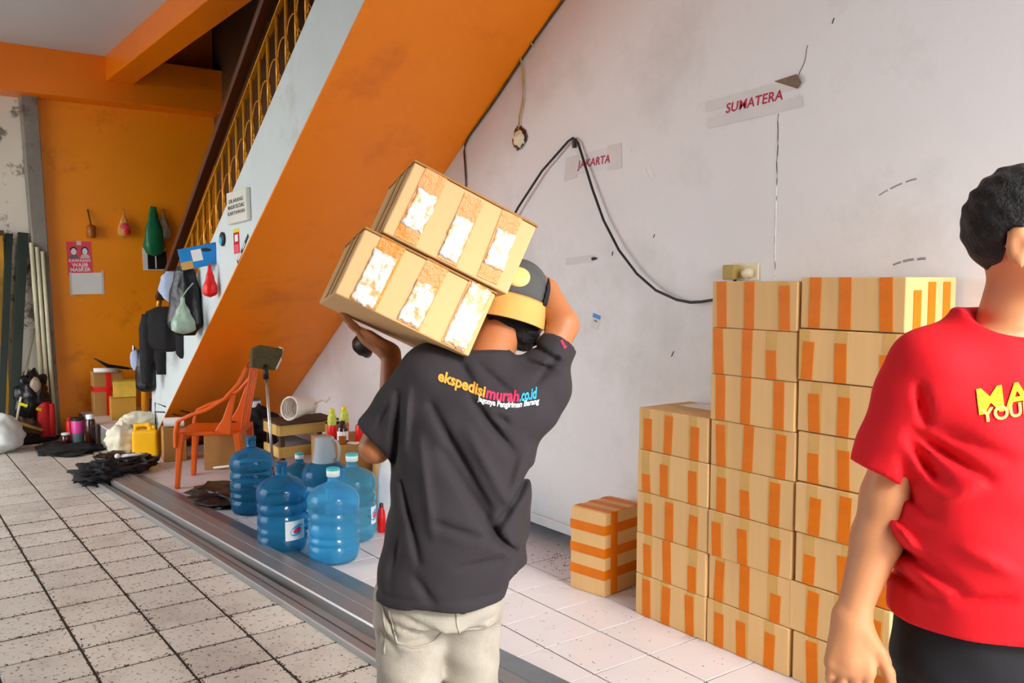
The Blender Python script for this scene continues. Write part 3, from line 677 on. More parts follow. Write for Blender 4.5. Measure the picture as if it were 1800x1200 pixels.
# ------------------------------------------------------------------ water bottles
def gallon(label, x, y, m, cap=True, sc=1.0, sticker=None, water=None, rz=0.0):
    t = thing('water_bottle', label, 'water bottle', (x, y, 0.0), rz, group='blue water gallons')
    t.scale = (sc, sc, sc)
    prof = [(0.0, 0.0), (0.095, 0.0), (0.118, 0.008), (0.130, 0.03), (0.135, 0.06), (0.135, 0.085), (0.127, 0.093), (0.127, 0.101), (0.135, 0.109), (0.135, 0.13), (0.127, 0.138), (0.127, 0.146), (0.135, 0.154),
            (0.134, 0.20), (0.126, 0.209), (0.126, 0.219), (0.134, 0.228), (0.135, 0.262), (0.126, 0.271), (0.127, 0.281), (0.136, 0.29), (0.138, 0.325), (0.134, 0.35), (0.118, 0.378), (0.085, 0.400), (0.05, 0.413), (0.033, 0.425), (0.030, 0.44), (0.0295, 0.485), (0.0, 0.4851)]
    autosmooth(MB().lathe(prof, 40, caps=False).build('body', m, t), 60)
    if cap:
        MB().lathe([(0.030, 0.452), (0.035, 0.455), (0.036, 0.485), (0.034, 0.488)], 24).build('cap', M_capw, t, True)
        MB().lathe([(0.035, 0.484), (0.036, 0.488), (0.036, 0.496), (0.032, 0.499)], 24).build('cap_top', M_capt, t, True)
    else:
        MB().lathe([(0.030, 0.470), (0.033, 0.472), (0.033, 0.492), (0.029, 0.494)], 24).build('neck_rim', m, t, True)
    if sticker:
        # curved paper on the body facing the viewer
        a0, a1, z0, z1 = sticker; b = MB(); n = 10; vs_ = []; fs = []
        for i in range(n + 1):
            a = a0 + (a1 - a0) * i / n
            for rr, zz in ((0.1365, z0), (0.1365, z1), (0.1378, z1), (0.1378, z0)): vs_.append((rr * math.cos(a), rr * math.sin(a), zz))
        for i in range(n):
            for k in range(4): fs.append((i * 4 + k, i * 4 + (k + 1) % 4, i * 4 + 4 + (k + 1) % 4, i * 4 + 4 + k))
        fs += [(0, 1, 2, 3), (n * 4 + 3, n * 4 + 2, n * 4 + 1, n * 4)]
        b.add(vs_, fs); sk = b.build('paper_label', M_white, t)
        am = (a0 + a1) / 2 + 0.06; zm = (z0 + z1) / 2
        for k_, (mm, r1, r2, off) in enumerate(((M_cyn_l, 0.042, 0.030, 0.0), (M_pnk_l, 0.026, 0.014, 0.002))):
            vs_ = [(0.1385 + off, am, zm)]; ring = []
            pts = []
            for i in range(20):
                q = 2 * math.pi * i / 20; aa = am + r1 * math.cos(q) / 0.137; zz = zm + r2 * math.sin(q) + 0.25 * r1 * math.cos(q)
                pts.append(((0.1383 + off * 0.3) * math.cos(aa), (0.1383 + off * 0.3) * math.sin(aa), zz))
            c0 = ((0.139 + off * 0.3) * math.cos(am), (0.139 + off * 0.3) * math.sin(am), zm)
            MB().add([c0] + pts, [(0, i + 1, (i + 1) % 20 + 1) for i in range(20)]).build('printed_emblem', mm, sk)
    if water:
        MB().lathe([(0.0, 0.012), (0.10, 0.014), (0.122, 0.05), (0.122, water), (0.0, water + 0.0005)], 32, caps=False).build('water', MATS['water_fill'], t, True)
    return t
mat('water_fill', C(60, 205, 240), 0.05, trans=0.75, ior=1.2)
toc = math.atan2(-4.6, -1.9)
gallon('dark blue water bottle without cap, leftmost beside the orange chair', 1.985, 5.50, M_blued, False, sticker=(toc + 0.55, toc + 1.1, 0.09, 0.17))
gallon('uncapped blue water bottle with a white emblem label near the channel', 1.835, 4.62, M_blued, False, sticker=(toc + 0.12, toc + 1.0, 0.085, 0.19))
gallon('smaller capped blue water bottle half hidden behind the uncapped one', 2.214, 5.27, M_blued, True, sc=0.79)
gallon('blue water bottle with an upturned jug over its neck', 2.21, 4.88, M_blued, False)
gallon('bright half-filled blue water bottle with teal-topped cap, nearest the viewer', 1.99, 4.29, M_blue, True, water=0.235)
gallon('capped blue water bottle with a small white label beside the red can', 2.245, 4.585, M_blue, True, sticker=(toc + 0.8, toc + 1.25, 0.10, 0.2))
jg = thing('measuring_jug', 'clear frosted jug upturned over a water bottle neck', 'jug', (2.21, 4.88, 0.405), rad(-60))
pj = [(0.075, 0.0), (0.070, 0.02), (0.060, 0.10), (0.056, 0.148), (0.05, 0.152), (0.0, 0.153)]
MB().lathe(pj + [(0.0, 0.150), (0.048, 0.149), (0.053, 0.145), (0.057, 0.10), (0.067, 0.02), (0.072, 0.0), (0.075, 0.0)], 32, caps=False).build('vessel', M_clear, jg, True)
MB().sweep([(0.06, 0, 0.135), (0.09, 0, 0.13), (0.105, 0, 0.10), (0.105, 0, 0.05), (0.095, 0, 0.02), (0.07, 0, 0.012)], (0.010, 0.006), 10, up=(0, 1, 0)).build('handle', M_clear, jg, True)

# ------------------------------------------------------------------ orange plastic armchair
ch = thing('plastic_chair', 'orange plastic armchair under the slanted stair soffit', 'chair', (2.095, 6.51, 0), rad(149))
def leg(px, py, sx):
    MB().bar([(px + sx * 0.035, py * 1.06, 0), (px + sx * 0.02, py * 1.02, 0.2), (px, py, 0.40)], [0.045, 0.055, 0.075], [0.03, 0.035, 0.05], up=(1, 0, 0)).build('leg', M_chair, ch, bevel=0.006)
for sx, px in ((1, 0.20), (-1, -0.19)):
    for py in (0.21, -0.21): leg(px, py, sx)
MB().prism([(-0.22, -0.20), (0.22, -0.21), (0.24, -0.16), (0.24, 0.16), (0.22, 0.21), (-0.22, 0.20)], 2, 0.375, 0.405).build('seat', M_chair, ch, bevel=0.008)
for sy in (1, -1):
    MB().bar([(0.23, 0.23 * sy, 0.30), (0.225, 0.245 * sy, 0.42), (0.205, 0.255 * sy, 0.495), (0.12, 0.26 * sy, 0.535), (0.0, 0.262 * sy, 0.575), (-0.12, 0.26 * sy, 0.65), (-0.21, 0.25 * sy, 0.75), (-0.27, 0.22 * sy, 0.87)], [0.05, 0.05, 0.055, 0.06, 0.06, 0.055, 0.045, 0.04], 0.026, up=(0.3, 0, 1)).build('armrest', M_chair, ch, bevel=0.008)
    MB().bar([(-0.10, 0.245 * sy, 0.40), (-0.13, 0.25 * sy, 0.50), (-0.18, 0.25 * sy, 0.68)], [0.03, 0.03, 0.03], [0.12, 0.06, 0.03], up=(1, 0, 0)).build('side_web', M_chair, ch, bevel=0.006)
MB().bar([(-0.27, -0.22, 0.865), (-0.285, -0.12, 0.90), (-0.29, 0, 0.91), (-0.285, 0.12, 0.90), (-0.27, 0.22, 0.865)], 0.022, 0.05, up=(0, 0, 1)).build('top_rail', M_chair, ch, bevel=0.006)
for y in (-0.13, -0.045, 0.045, 0.13):
    MB().bar([(-0.20, y, 0.40), (-0.225, y, 0.55), (-0.26, y, 0.72), (-0.287, y, 0.89)], 0.035, 0.014, up=(1, 0, 0)).build('back_slat', M_chair, ch, bevel=0.004)
MB().bar([(0.225, -0.20, 0.345), (0.225, 0.20, 0.345)], 0.02, 0.06).build('front_apron', M_chair, ch, bevel=0.004)

# broom standing head up
br = thing('broom', 'broom leaning head-up against the orange soffit', 'broom', (2.27, 5.84, 0.0))
MB().cyl((0, 0.0, 0.02), (0.0, 0.13, 0.86), 0.011, n=10).build('handle', M_metal, br, True)
MB().cyl((0, 0.12, 0.80), (0.0, 0.138, 0.90), 0.022, 0.016, n=12).build('socket', M_black, br, True)
bh = MB().prism([(-0.10, 0.0), (0.07, -0.03), (0.12, 0.03), (0.13, 0.12), (-0.02, 0.155), (-0.09, 0.13)], 1, -0.02, 0.03); bh.v = [(x, y + 0.15, z + 0.885) for x, y, z in bh.v]; bh.build('brush_head', mat('brush_olive', C(78, 70, 40), 0.8, 0.3, 30, 0.5, 90), br, bevel=0.01)
MB().sweep([(0.075, 0.125, 0.865), (0.11, 0.125, 0.93), (0.13, 0.125, 1.005), (0.10, 0.125, 1.02)], 0.007, 6).build('frayed_string', M_rope, br, True)

# ------------------------------------------------------------------ clutter shelf behind the bottles
cr = thing('wooden_crate', 'rough crate of pale planks between chair and brown cartons', 'crate', (2.54, 6.02, 0))
for z in (0.06, 0.245, 0.40): MB().box(-0.20, 0.22, -0.15, -0.13, z, z + 0.075).build('plank', M_wood, cr, bevel=0.003)
for z in (0.06, 0.245, 0.40): MB().box(-0.22, -0.20, -0.15, 0.15, z, z + 0.075).build('plank', M_wood, cr, bevel=0.003)
for x in (-0.20, 0.19):
    for y in (-0.13, 0.11): MB().box(x, x + 0.03, y, y + 0.03, 0, 0.475).build('post', M_dwood, cr)
MB().box(-0.22, 0.23, -0.16, 0.16, 0.476, 0.49).build('lid_board', M_dwood, cr)
co = thing('rope_coil', 'coil of thick white rope on the crate lid', 'rope', (2.53, 5.99, 0.491), rad(20))
for k in range(12):
    pts = [(-0.10 + 0.019 * k + 0.012 * math.sin(a), (0.085 - 0.003 * k) * math.cos(a), 0.088 + (0.080 - 0.0035 * k) * math.sin(a)) for a in np.linspace(0, 2 * math.pi, 28, endpoint=False)]
    MB().sweep(pts, 0.0075, 7, closed=True).build('rope_turn', M_rope, co, True)
MB().sweep([(0.11, 0.05 * math.cos(a) * (1 - a / 14), 0.06 + 0.05 * math.sin(a) * (1 - a / 14)) for a in np.linspace(0, 12, 40)], 0.0065, 7).build('rope_end', M_rope, co, True)
MB().sweep([(0.09, -0.05, 0.10), (0.12, -0.09, 0.13), (0.13, -0.13, 0.12), (0.15, -0.15, 0.15)], 0.0075, 7).build('rope_knot', M_rope, co, True)
def plain_carton(label, x, y, z, w, d, h, rz=0.0, m=M_cardd, tape=None, name='storage_carton'):
    t = thing(name, label, 'box', (x, y, z), rz)
    MB().box(-w / 2, w / 2, -d / 2, d / 2, 0, h).build('body', m, t, bevel=0.005)
    MB().box(-w / 2 - 0.001, w / 2 + 0.001, -d / 2 - 0.001, 0.0, h - 0.002, h + 0.002).build('flap', m, t)
    MB().box(-w / 2 - 0.001, w / 2 + 0.001, 0.003, d / 2 + 0.001, h - 0.002, h + 0.002).build('flap', m, t)
    if tape:
        MB().box(-w / 2 - 0.002, w / 2 + 0.002, -d / 2 - 0.002, d / 2 + 0.002, h * 0.55, h * 0.55 + 0.05).build('tape_band', tape, t)
        MB().box(-0.022, 0.022, -d / 2 - 0.003, d / 2 + 0.003, -0.0, h + 0.003).build('tape_band', tape, t)
    return t
plain_carton('brown carton behind the water bottles carrying drink bottles', 2.66, 5.45, 0, 0.40, 0.48, 0.415, rad(-6))
plain_carton('pale brown carton by the carrier\'s elbow behind the jug', 2.82, 4.98, 0, 0.36, 0.34, 0.36, rad(-14), M_card)
plain_carton('low brown carton on the floor behind the orange chair legs', 2.34, 6.98, 0, 0.34, 0.26, 0.27, rad(-28))
plain_carton('narrow brown carton standing beside the yellow jerrycan', 2.06, 7.52, 0, 0.18, 0.2, 0.27, rad(-10))
def bottle(name, label, x, y, z, parts, cat='bottle', n=20):
    t = thing(name, label, cat, (x, y, z))
    for nm, prof, m in parts: autosmooth(MB().lathe(prof, n).build(nm, m, t), 50)
    return t
for lab, x, y, hh in (('yellow-capped drink bottle with red band on the brown carton', 2.53, 5.46, 0.0), ('yellow-capped drink bottle with orange band, nearer the wall', 2.64, 5.50, 0.0)):
    bottle('drink_bottle', lab, x, y, 0.418, [('body', [(0.028, 0), (0.031, 0.006), (0.031, 0.09), (0.028, 0.10)], M_redp if '.53' in str(x) else M_tape), ('upper_body', [(0.028, 0.10), (0.030, 0.11), (0.030, 0.15), (0.022, 0.175), (0.016, 0.185)], M_ygl), ('cap', [(0.017, 0.183), (0.019, 0.187), (0.019, 0.207), (0.016, 0.21)], M_yelp)])
bottle('syrup_bottle', 'dark bottle with a white label between the yellow-capped bottles', 2.56, 5.36, 0.418, [('body', [(0.034, 0), (0.037, 0.005), (0.037, 0.085), (0.02, 0.115), (0.014, 0.12)], M_glossb), ('paper_label', [(0.0375, 0.01), (0.0375, 0.07)], M_white), ('cap', [(0.016, 0.118), (0.017, 0.122), (0.017, 0.135), (0.014, 0.137)], M_black)])
bottle('drink_can', 'shiny red drink can at the near end of the carton', 2.66, 5.30, 0.418, [('body', [(0.028, 0), (0.033, 0.008), (0.033, 0.095), (0.027, 0.11)], M_redp), ('lid', [(0.026, 0.108), (0.027, 0.112), (0.024, 0.113)], M_glossb)], 'can')
pa = thing('paper_scrap', 'white paper scrap lying on the carton beside the red can', 'paper', (2.60, 5.24, 0.4185), rad(24)); curl_sheet(0.11, 0.075, 8, 6, lambda u, v: 0.006 * math.sin(5 * u) * v + 0.004).build('sheet', M_white, pa)
bottle('glass_cup', 'small amber cup in front of the white-labelled bottle', 2.515, 5.27, 0.418, [('body', [(0.018, 0), (0.022, 0.004), (0.026, 0.05), (0.024, 0.05), (0.02, 0.008)], M_amber)], 'cup')
bottle('canned_jar', 'brown lidded tin behind the rope on the carton', 2.60, 5.60, 0.418, [('body', [(0.045, 0), (0.05, 0.004), (0.05, 0.085), (0.046, 0.09)], M_cardd), ('lid', [(0.05, 0.086), (0.052, 0.09), (0.052, 0.10), (0.048, 0.102)], M_glossb)], 'tin')
ws = thing('white_sack', 'folded white woven sack standing below the carrier\'s elbow', 'sack', (2.58, 4.70, 0), rad(-36))
hang('sack_body', 0.22, 0.14, 0.41, M_white, ws, 4, 0.75, [(0, 0.7), (0.3, 0.9), (0.75, 1.0), (0.95, 0.95), (1, 0.8)], amp=0.12, loc=(0, 0, 0.41))
bottle('red_bottle', 'small red bottle on the tiles beside the capped water bottle', 2.44, 4.60, 0, [('body', [(0.02, 0), (0.024, 0.01), (0.026, 0.08), (0.02, 0.13), (0.012, 0.15)], M_redp), ('cap', [(0.012, 0.15), (0.012, 0.17), (0.008, 0.175)], M_glossb)])
blob('red_onion', (2.47, 4.50, 0.028), (0.032, 0.032, 0.028), M_redd, None, 0.08, 1.5, 2, nu=18, nv=12); tag(bpy.data.objects['red_onion'], 'small dark red ball on the tiles beside the red bottle', 'ball')
# dark mess under the chair, the black sheet doubling as painted shadow
o = blob('plastic_shadow_sheet', (2.05, 5.97, 0.03), (0.27, 0.31, 0.035), M_bagk, None, 0.5, 2.2, 3, flat=0.002); tag(o, 'crumpled black plastic sheet doubling as shadow under the orange chair', 'plastic sheet')
o = blob('dark_bundle', (2.62, 7.22, 0.24), (0.20, 0.22, 0.21), M_cloth, None, 0.35, 1.8, 6, flat=0.002); tag(o, 'dark bundle of cloth under the low end of the stairs', 'bundle')
o = MB().cyl((2.02, 6.38, 0.13), (2.44, 6.16, 0.17), 0.008, n=8).build('white_stick', M_white, None, True); tag(o, 'thin white stick lying across the orange chair legs', 'stick')
bottle('white_tub', 'small white tub on the dark bundle behind the chair', 2.62, 7.18, 0.43, [('body', [(0.045, 0), (0.055, 0.005), (0.062, 0.06), (0.058, 0.06), (0.05, 0.01)], M_white), ('rim', [(0.062, 0.055), (0.066, 0.058), (0.066, 0.068), (0.060, 0.068)], M_greyp)], 'tub')

# ------------------------------------------------------------------ jerrycan, sack, roll and heaps near the landing
jc = thing('jerrycan', 'yellow plastic jerrycan with a moulded handle by the landing', 'jerrycan', (1.915, 7.80, 0.0), rad(-30))
jf = Field((-0.14, -0.10, -0.02), (0.14, 0.10, 0.32), 0.006)
def rb(x, y, z):
    q = [np.abs(x) - 0.082, np.abs(y) - 0.045, np.abs(z - 0.115) - 0.09]
    return np.sqrt(sum(np.maximum(v, 0) ** 2 for v in q)) + np.minimum(np.maximum(q[0], np.maximum(q[1], q[2])), 0) - 0.025
jf.put(rb, (-0.12, -0.08, 0), (0.12, 0.08, 0.25), 0.0)
jf.cap((-0.11, 0, 0.24), (0.02, 0, 0.12), 0.028, 0.022, 0.02, 's')
jf.cap((-0.10, 0, 0.17), (-0.085, 0, 0.255), 0.018, 0.018, 0.012).cap((-0.085, 0, 0.262), (0.02, 0, 0.268), 0.019, 0.019, 0.012).cap((0.02, 0, 0.268), (0.05, 0, 0.21), 0.02, 0.03, 0.015)
field_obj([jf], 'can_body', M_jerry, jc, (0, 0, 0))
MB().cyl((0.065, 0, 0.22), (0.065, 0, 0.262), 0.024, 0.022, 18).build('screw_cap', M_jerry, jc, True)
sk = thing('cream_sack', 'crumpled cream sack slumped behind the yellow jerrycan', 'sack', (1.77, 8.00, 0.0))
blob('sack_body', (0, -0.01, 0.13), (0.13, 0.10, 0.145), M_sack, sk, 0.25, 2.2, 1, flat=0.001)
blob('sack_neck', (0.15, 0.03, 0.27), (0.17, 0.08, 0.075), M_sack, sk, 0.3, 2.2, 4)
bottle('paper_roll', 'white paper roll lying on the narrow brown carton', 2.06, 7.50, 0.315, [], 'roll')
pr = bpy.data.objects['paper_roll']; pr.rotation_euler = (0, rad(90), rad(-20))
MB().lathe([(0.012, -0.08), (0.04, -0.08), (0.04, 0.08), (0.012, 0.08), (0.012, -0.08)], 24, caps=False).build('sheet_roll', M_white, pr, False)
MB().lathe([(0.009, -0.081), (0.012, -0.081), (0.012, 0.081), (0.009, 0.081), (0.009, -0.081)], 16, caps=False).build('core', M_cardd, pr, False)
wr = thing('wire_rack', 'bent black wire rack above the white paper roll', 'rack', (2.03, 7.72, 0.0))
MB().sweep([(-0.06, 0, 0.30), (-0.06, 0, 0.46), (0.02, -0.02, 0.42), (0.14, -0.06, 0.38), (0.2, -0.08, 0.36)], 0.006, 6).build('wire', M_black, wr, True)
MB().sweep([(-0.06, 0.02, 0.38), (0.03, 0, 0.37), (0.14, -0.03, 0.33), (0.16, -0.04, 0.0)], 0.006, 6).build('wire', M_black, wr, True)
MB().sweep([(-0.06, 0, 0.30), (-0.05, 0.01, 0.15), (-0.05, 0.02, 0.0)], 0.006, 6).build('wire', M_black, wr, True)
hp = thing('black_cloth_heap', 'fluffy black cloth heap at the far end of the channels', 'cloth', (1.40, 7.15, 0))
blob('heap', (0.0, -0.12, 0.05), (0.17, 0.24, 0.075), M_cloth, hp, 0.55, 3.5, 8, flat=0.001)
blob('heap', (0.20, 0.18, 0.05), (0.22, 0.24, 0.07), M_bagk, hp, 0.5, 3.0, 9, flat=0.001)
blob('white_scrap', (0.26, 0.10, 0.125), (0.08, 0.03, 0.012), M_white, hp, 0.5, 2, 3, nu=16, nv=10)
blob('white_knob', (0.16, 0.10, 0.13), (0.022, 0.022, 0.02), M_white, hp, 0.05, 1, 1, nu=14, nv=10)
hp = thing('black_cloth_mat', 'flat black cloth on the tiles under the cups', 'cloth', (1.45, 8.50, 0))
blob('cloth_fold', (-0.02, 0.0, 0.015), (0.24, 0.34, 0.03), M_cloth, hp, 0.35, 2.5, 11, flat=0.001)
o = blob('dark_rag', (1.20, 9.12, 0.02), (0.24, 0.14, 0.03), M_cloth, None, 0.4, 2.5, 13, flat=0.001); tag(o, 'dark rag on the floor before the grey pilaster', 'rag')
bottle('tumbler', 'pink and grey tumbler standing on the black cloth', 1.53, 8.62, 0.035, [('lower_body', [(0.045, 0), (0.05, 0.004), (0.052, 0.09)], M_greyp), ('upper_body', [(0.052, 0.09), (0.054, 0.20), (0.05, 0.205)], M_mag), ('lid', [(0.054, 0.2), (0.055, 0.225), (0.045, 0.23)], M_black)], 'tumbler')
bottle('thermos', 'dark steel thermos with a white cap beside the pink tumbler', 1.62, 8.55, 0.035, [('body', [(0.04, 0), (0.044, 0.004), (0.044, 0.19), (0.034, 0.215)], M_glossb), ('cap', [(0.033, 0.214), (0.034, 0.25), (0.03, 0.254)], M_capw)], 'thermos')
bottle('red_flask', 'slim red flask behind the pink tumbler', 1.505, 8.82, 0.0, [('body', [(0.035, 0), (0.038, 0.004), (0.038, 0.19), (0.025, 0.21)], M_redp), ('cap', [(0.026, 0.21), (0.027, 0.24), (0.02, 0.243)], M_redd)], 'flask')
bottle('jam_jar', 'small dark jar with a pale lid at the cloth edge', 1.43, 8.62, 0.03, [('body', [(0.035, 0), (0.04, 0.005), (0.04, 0.075), (0.03, 0.085)], M_glossb), ('lid', [(0.034, 0.084), (0.036, 0.088), (0.036, 0.1), (0.033, 0.102)], M_capw)], 'jar')
# cartons on the landing
plain_carton('tall brown carton with red tape against the orange wall', 1.90, 9.18, 0.19, 0.26, 0.22, 0.42, rad(-4), M_cardd, M_redp)
plain_carton('square brown carton at the landing front below the yellow-taped one', 1.96, 8.82, 0.19, 0.22, 0.2, 0.20, rad(-8), mat('ochre_cardboard', C(196, 146, 50), 0.8, 0.08, 4))
plain_carton('small yellow-taped carton on top of the square brown one', 1.985, 8.83, 0.395, 0.20, 0.18, 0.15, rad(-14), mat('yellow_taped_cardboard', C(214, 176, 60), 0.5, 0.2, 9))
plain_carton('purplish low box on the landing behind the newel pipe', 2.30, 8.90, 0.19, 0.22, 0.2, 0.14, rad(5), mat('purple_box', C(96, 62, 66), 0.6))
um = thing('folded_umbrella', 'folded black umbrella lying across the tall brown carton', 'umbrella', (1.90, 9.10, 0.635)); MB().sweep([(-0.12, 0.0, 0.11), (0.0, 0.02, 0.03), (0.20, 0.05, -0.01)], [0.006, 0.018, 0.012], 8).build('canopy', M_black, um, True); MB().cyl((0.20, 0.05, -0.01), (0.30, 0.065, -0.035), 0.005, n=8).build('tip', M_black, um, True)
o = MB().cyl((1.76, 9.05, 0.635), (1.97, 9.03, 0.625), 0.022, n=16).build('white_tube', M_white, None, True); tag(o, 'white tube lying on the tall brown carton', 'tube')

# ------------------------------------------------------------------ hung on the railing and the stringer
fz = -YAW
def hung(name, label, cat, p, rz=fz): return thing(name, label, cat, p, rz)
hb = hung('printed_box', 'blue printed box wedged on the stair railing', 'box', (1.965, 6.38, 1.66), fz + 0.2)
bx_ = MB().box(-0.135, 0.125, -0.045, 0.045, -0.075, 0.075, Matrix.Rotation(rad(-12), 4, 'Y')); bx_.build('body', M_bluep, hb, bevel=0.004)
MB().box(-0.136, -0.055, -0.047, -0.040, -0.074, -0.02, Matrix.Rotation(rad(-12), 4, 'Y')).build('beige_panel', M_tape2, hb)
MB().box(-0.05, 0.02, -0.0465, -0.040, -0.03, 0.05, Matrix.Rotation(rad(-12), 4, 'Y')).build('white_print', M_white, hb)
blob('dark_print', (0.045, -0.046, 0.045), (0.035, 0.002, 0.012), M_ink, hb, 0.2, 1, 1, nu=14, nv=8)
rb_ = hung('red_bag', 'small red plastic bag hanging on the white stringer', 'bag', (1.99, 6.26, 1.60)); hang('bag_body', 0.105, 0.08, 0.23, M_redp, rb_, 2, 0.25); MB().cyl((0, 0, 0), (0.0, 0.05, 0.02), 0.004, n=6).build('nail', M_metal, rb_)
dn = hung('pale_cap', 'pale blue cloth cap hung on the lower railing', 'cap', (1.965, 7.12, 1.56)); hang('cloth_body', 0.20, 0.12, 0.24, M_denim, dn, 7, 0.5, [(0, 0.4), (0.2, 0.8), (0.6, 1.0), (0.85, 0.7), (1, 0.3)])
kb = hung('black_bag', 'black shoulder bag hanging from the railing under the blue box', 'bag', (1.955, 6.72, 1.64)); hang('bag_body', 0.26, 0.14, 0.56, M_bagk, kb, 3, 0.35, [(0, 0.25), (0.2, 0.6), (0.5, 0.9), (0.85, 1.0), (1, 0.5)]); MB().sweep([(-0.03, 0, -0.02), (-0.02, 0.06, 0.05), (0.03, 0.06, 0.05), (0.03, 0, -0.02)], 0.008, 8).build('strap', M_black, kb, True)
gb = hung('clear_bag', 'pale green see-through bag hanging before the black bag', 'bag', (1.885, 6.56, 1.37), fz); hang('bag_body', 0.19, 0.11, 0.27, M_film, gb, 5, 0.15)
MB().sweep([(0.0, 0, 0.0), (0.02, 0.04, 0.05), (0.05, 0.08, 0.10)], 0.006, 6).build('knot', M_film, gb, True)
kj = hung('black_jacket', 'black jacket hanging on the lower end of the railing', 'jacket', (1.955, 7.28, 1.28)); hang('jacket_body', 0.36, 0.14, 0.36, M_cloth, kj, 9, 0.5, [(0, 0.3), (0.12, 0.75), (0.4, 0.95), (0.8, 1.0), (0.94, 0.8), (1, 0.3)], amp=0.3); hang('sleeve', 0.12, 0.09, 0.40, M_cloth, kj, 4, 0.6, [(0, 0.5), (0.3, 0.9), (0.9, 0.8), (1, 0.3)], loc=(-0.15, -0.01, -0.06)); hang('sleeve', 0.13, 0.09, 0.36, M_cloth, kj, 6, 0.6, [(0, 0.5), (0.3, 0.9), (0.9, 0.8), (1, 0.3)], loc=(0.14, -0.03, -0.05))
tr_ = hung('dark_trousers', 'dark trousers hanging behind the black jacket', 'trousers', (1.97, 7.72, 1.12)); hang('leg', 0.13, 0.10, 0.50, M_cloth, tr_, 2, 0.7, [(0, 0.8), (0.5, 0.9), (1, 0.6)], loc=(-0.06, 0, 0)); hang('leg', 0.13, 0.10, 0.42, M_cloth, tr_, 8, 0.7, [(0, 0.8), (0.5, 0.9), (1, 0.6)], loc=(0.06, 0, 0))
bk = hung('black_backpack', 'black backpack hanging low beside the newel pipe', 'backpack', (1.99, 8.05, 0.92)); hang('pack_body', 0.20, 0.13, 0.40, M_bagk, bk, 1, 0.5, [(0, 0.4), (0.15, 0.8), (0.5, 1.0), (0.9, 0.9), (1, 0.5)]); blob('silver_buckle', (-0.085, -0.05, -0.02), (0.012, 0.008, 0.03), M_metal, bk, 0.1, 1, 1, nu=12, nv=8)
blob('pale_pocket', (-0.08, -0.03, -0.12), (0.045, 0.04, 0.09), M_denim, bk, 0.2, 1.5, 2, nu=20, nv=14)
sg = wallx('notice_board', 'white notice plate with three text lines on the stair stringer', 'sign', 5.775, 1.975, rad(2), x=XS); MB().box(-0.185, 0.185, -0.105, 0.105, 0.0, 0.032).build('plate', mat('ivory_plate', C(214, 214, 200), 0.45, 0.04, 6), sg, bevel=0.006)
for i, s_ in enumerate(('DILARANG', 'MASUK KECUALI', 'KARYAWAN')):
    o = text('lettering', s_, 0.036, M_ink, sg, (0.0, 0.04 - 0.04 * i, 0.0328), 0, bold=0.0004); o.scale = (1.55 if i == 0 else 1.15 if i == 1 else 1.6, 1, 1)
k1 = wallx('sticker', 'tall red and white sticker with yellow top on the stringer', 'sticker', 5.87, 1.75, rad(3), x=XS); MB().box(-0.055, 0.055, -0.08, 0.08, 0.0003, 0.0012).build('sheet', M_redd, k1); MB().box(-0.055, 0.055, 0.06, 0.085, 0.0012, 0.0018).build('yellow_band', M_yelp, k1); MB().box(-0.04, 0.04, -0.075, -0.02, 0.0012, 0.0018).build('pale_panel', M_pink, k1); MB().box(-0.03, 0.03, 0.0, 0.045, 0.0012, 0.0018).build('pale_panel', M_white, k1)
k2 = wallx('sticker', 'slanted black and white strip sticker near the orange edge', 'sticker', 5.755, 1.697, rad(38), x=XS); MB().box(-0.14, 0.14, -0.014, 0.014, 0.0003, 0.0012).build('sheet', M_ink, k2); MB().box(-0.12, -0.04, -0.008, 0.008, 0.0012, 0.0018).build('white_print', M_white, k2); MB().box(0.0, 0.06, -0.006, 0.006, 0.0012, 0.0018).build('white_print', M_white, k2)
k3 = wallx('key_fob', 'blue and black key fob hung at the stringer top edge', 'key fob', 6.13, 1.775, 0, x=XS); blob('fob', (0, 0, 0.012), (0.045, 0.05, 0.012), M_black, k3, 0.05, 1, 1, nu=18, nv=12); blob('blue_face', (0, -0.012, 0.022), (0.03, 0.028, 0.006), M_cyn_l, k3, 0.05, 1, 1, nu=16, nv=10)

# ------------------------------------------------------------------ on the orange back wall
def wally(name, label, cat, x, z, rz=0.0, y=YB): return thing(name, label, cat, (x, y, z), rot=R_WALLY @ Matrix.Rotation(rz, 3, 'Z'))
ps = wally('mask_poster', 'pink mask notice poster with two busts and white lettering', 'poster', 1.757, 1.70, rad(1.5))
MB().box(-0.112, 0.112, -0.17, 0.165, 0.0005, 0.002).build('sheet', M_pink, ps)
for sx, long in ((-0.05, False), (0.05, True)):
    hairp = [(sx + 0.034 * math.cos(a), 0.075 + 0.04 * math.sin(a)) for a in np.linspace(-0.9 if long else 0.1, math.pi + (0.9 if long else -0.1), 16)]
    MB().prism(hairp, 2, 0.002, 0.0026).build('printed_hair', M_ink, ps)
    MB().prism([(sx + 0.024 * math.cos(a), 0.068 + 0.032 * math.sin(a)) for a in np.linspace(0, 2 * math.pi, 18, endpoint=False)], 2, 0.0026, 0.0032).build('printed_face', M_white, ps)
    MB().prism([(sx - 0.045, 0.0), (sx + 0.045, 0.0), (sx + 0.035, 0.028), (sx + 0.012, 0.042), (sx - 0.012, 0.042), (sx - 0.035, 0.028)], 2, 0.002, 0.0025).build('printed_shoulders', M_tapegr if long else M_greyp, ps)
text('lettering', 'KAWASAN', 0.040, M_wht_l, ps, (0.0, -0.022, 0.0026), bold=0.0006)
text('lettering', 'WAJIB', 0.052, M_wht_l, ps, (0.0, -0.066, 0.0026), bold=0.001)
text('lettering', 'MASKER', 0.050, M_wht_l, ps, (0.0, -0.112, 0.0026), bold=0.001)
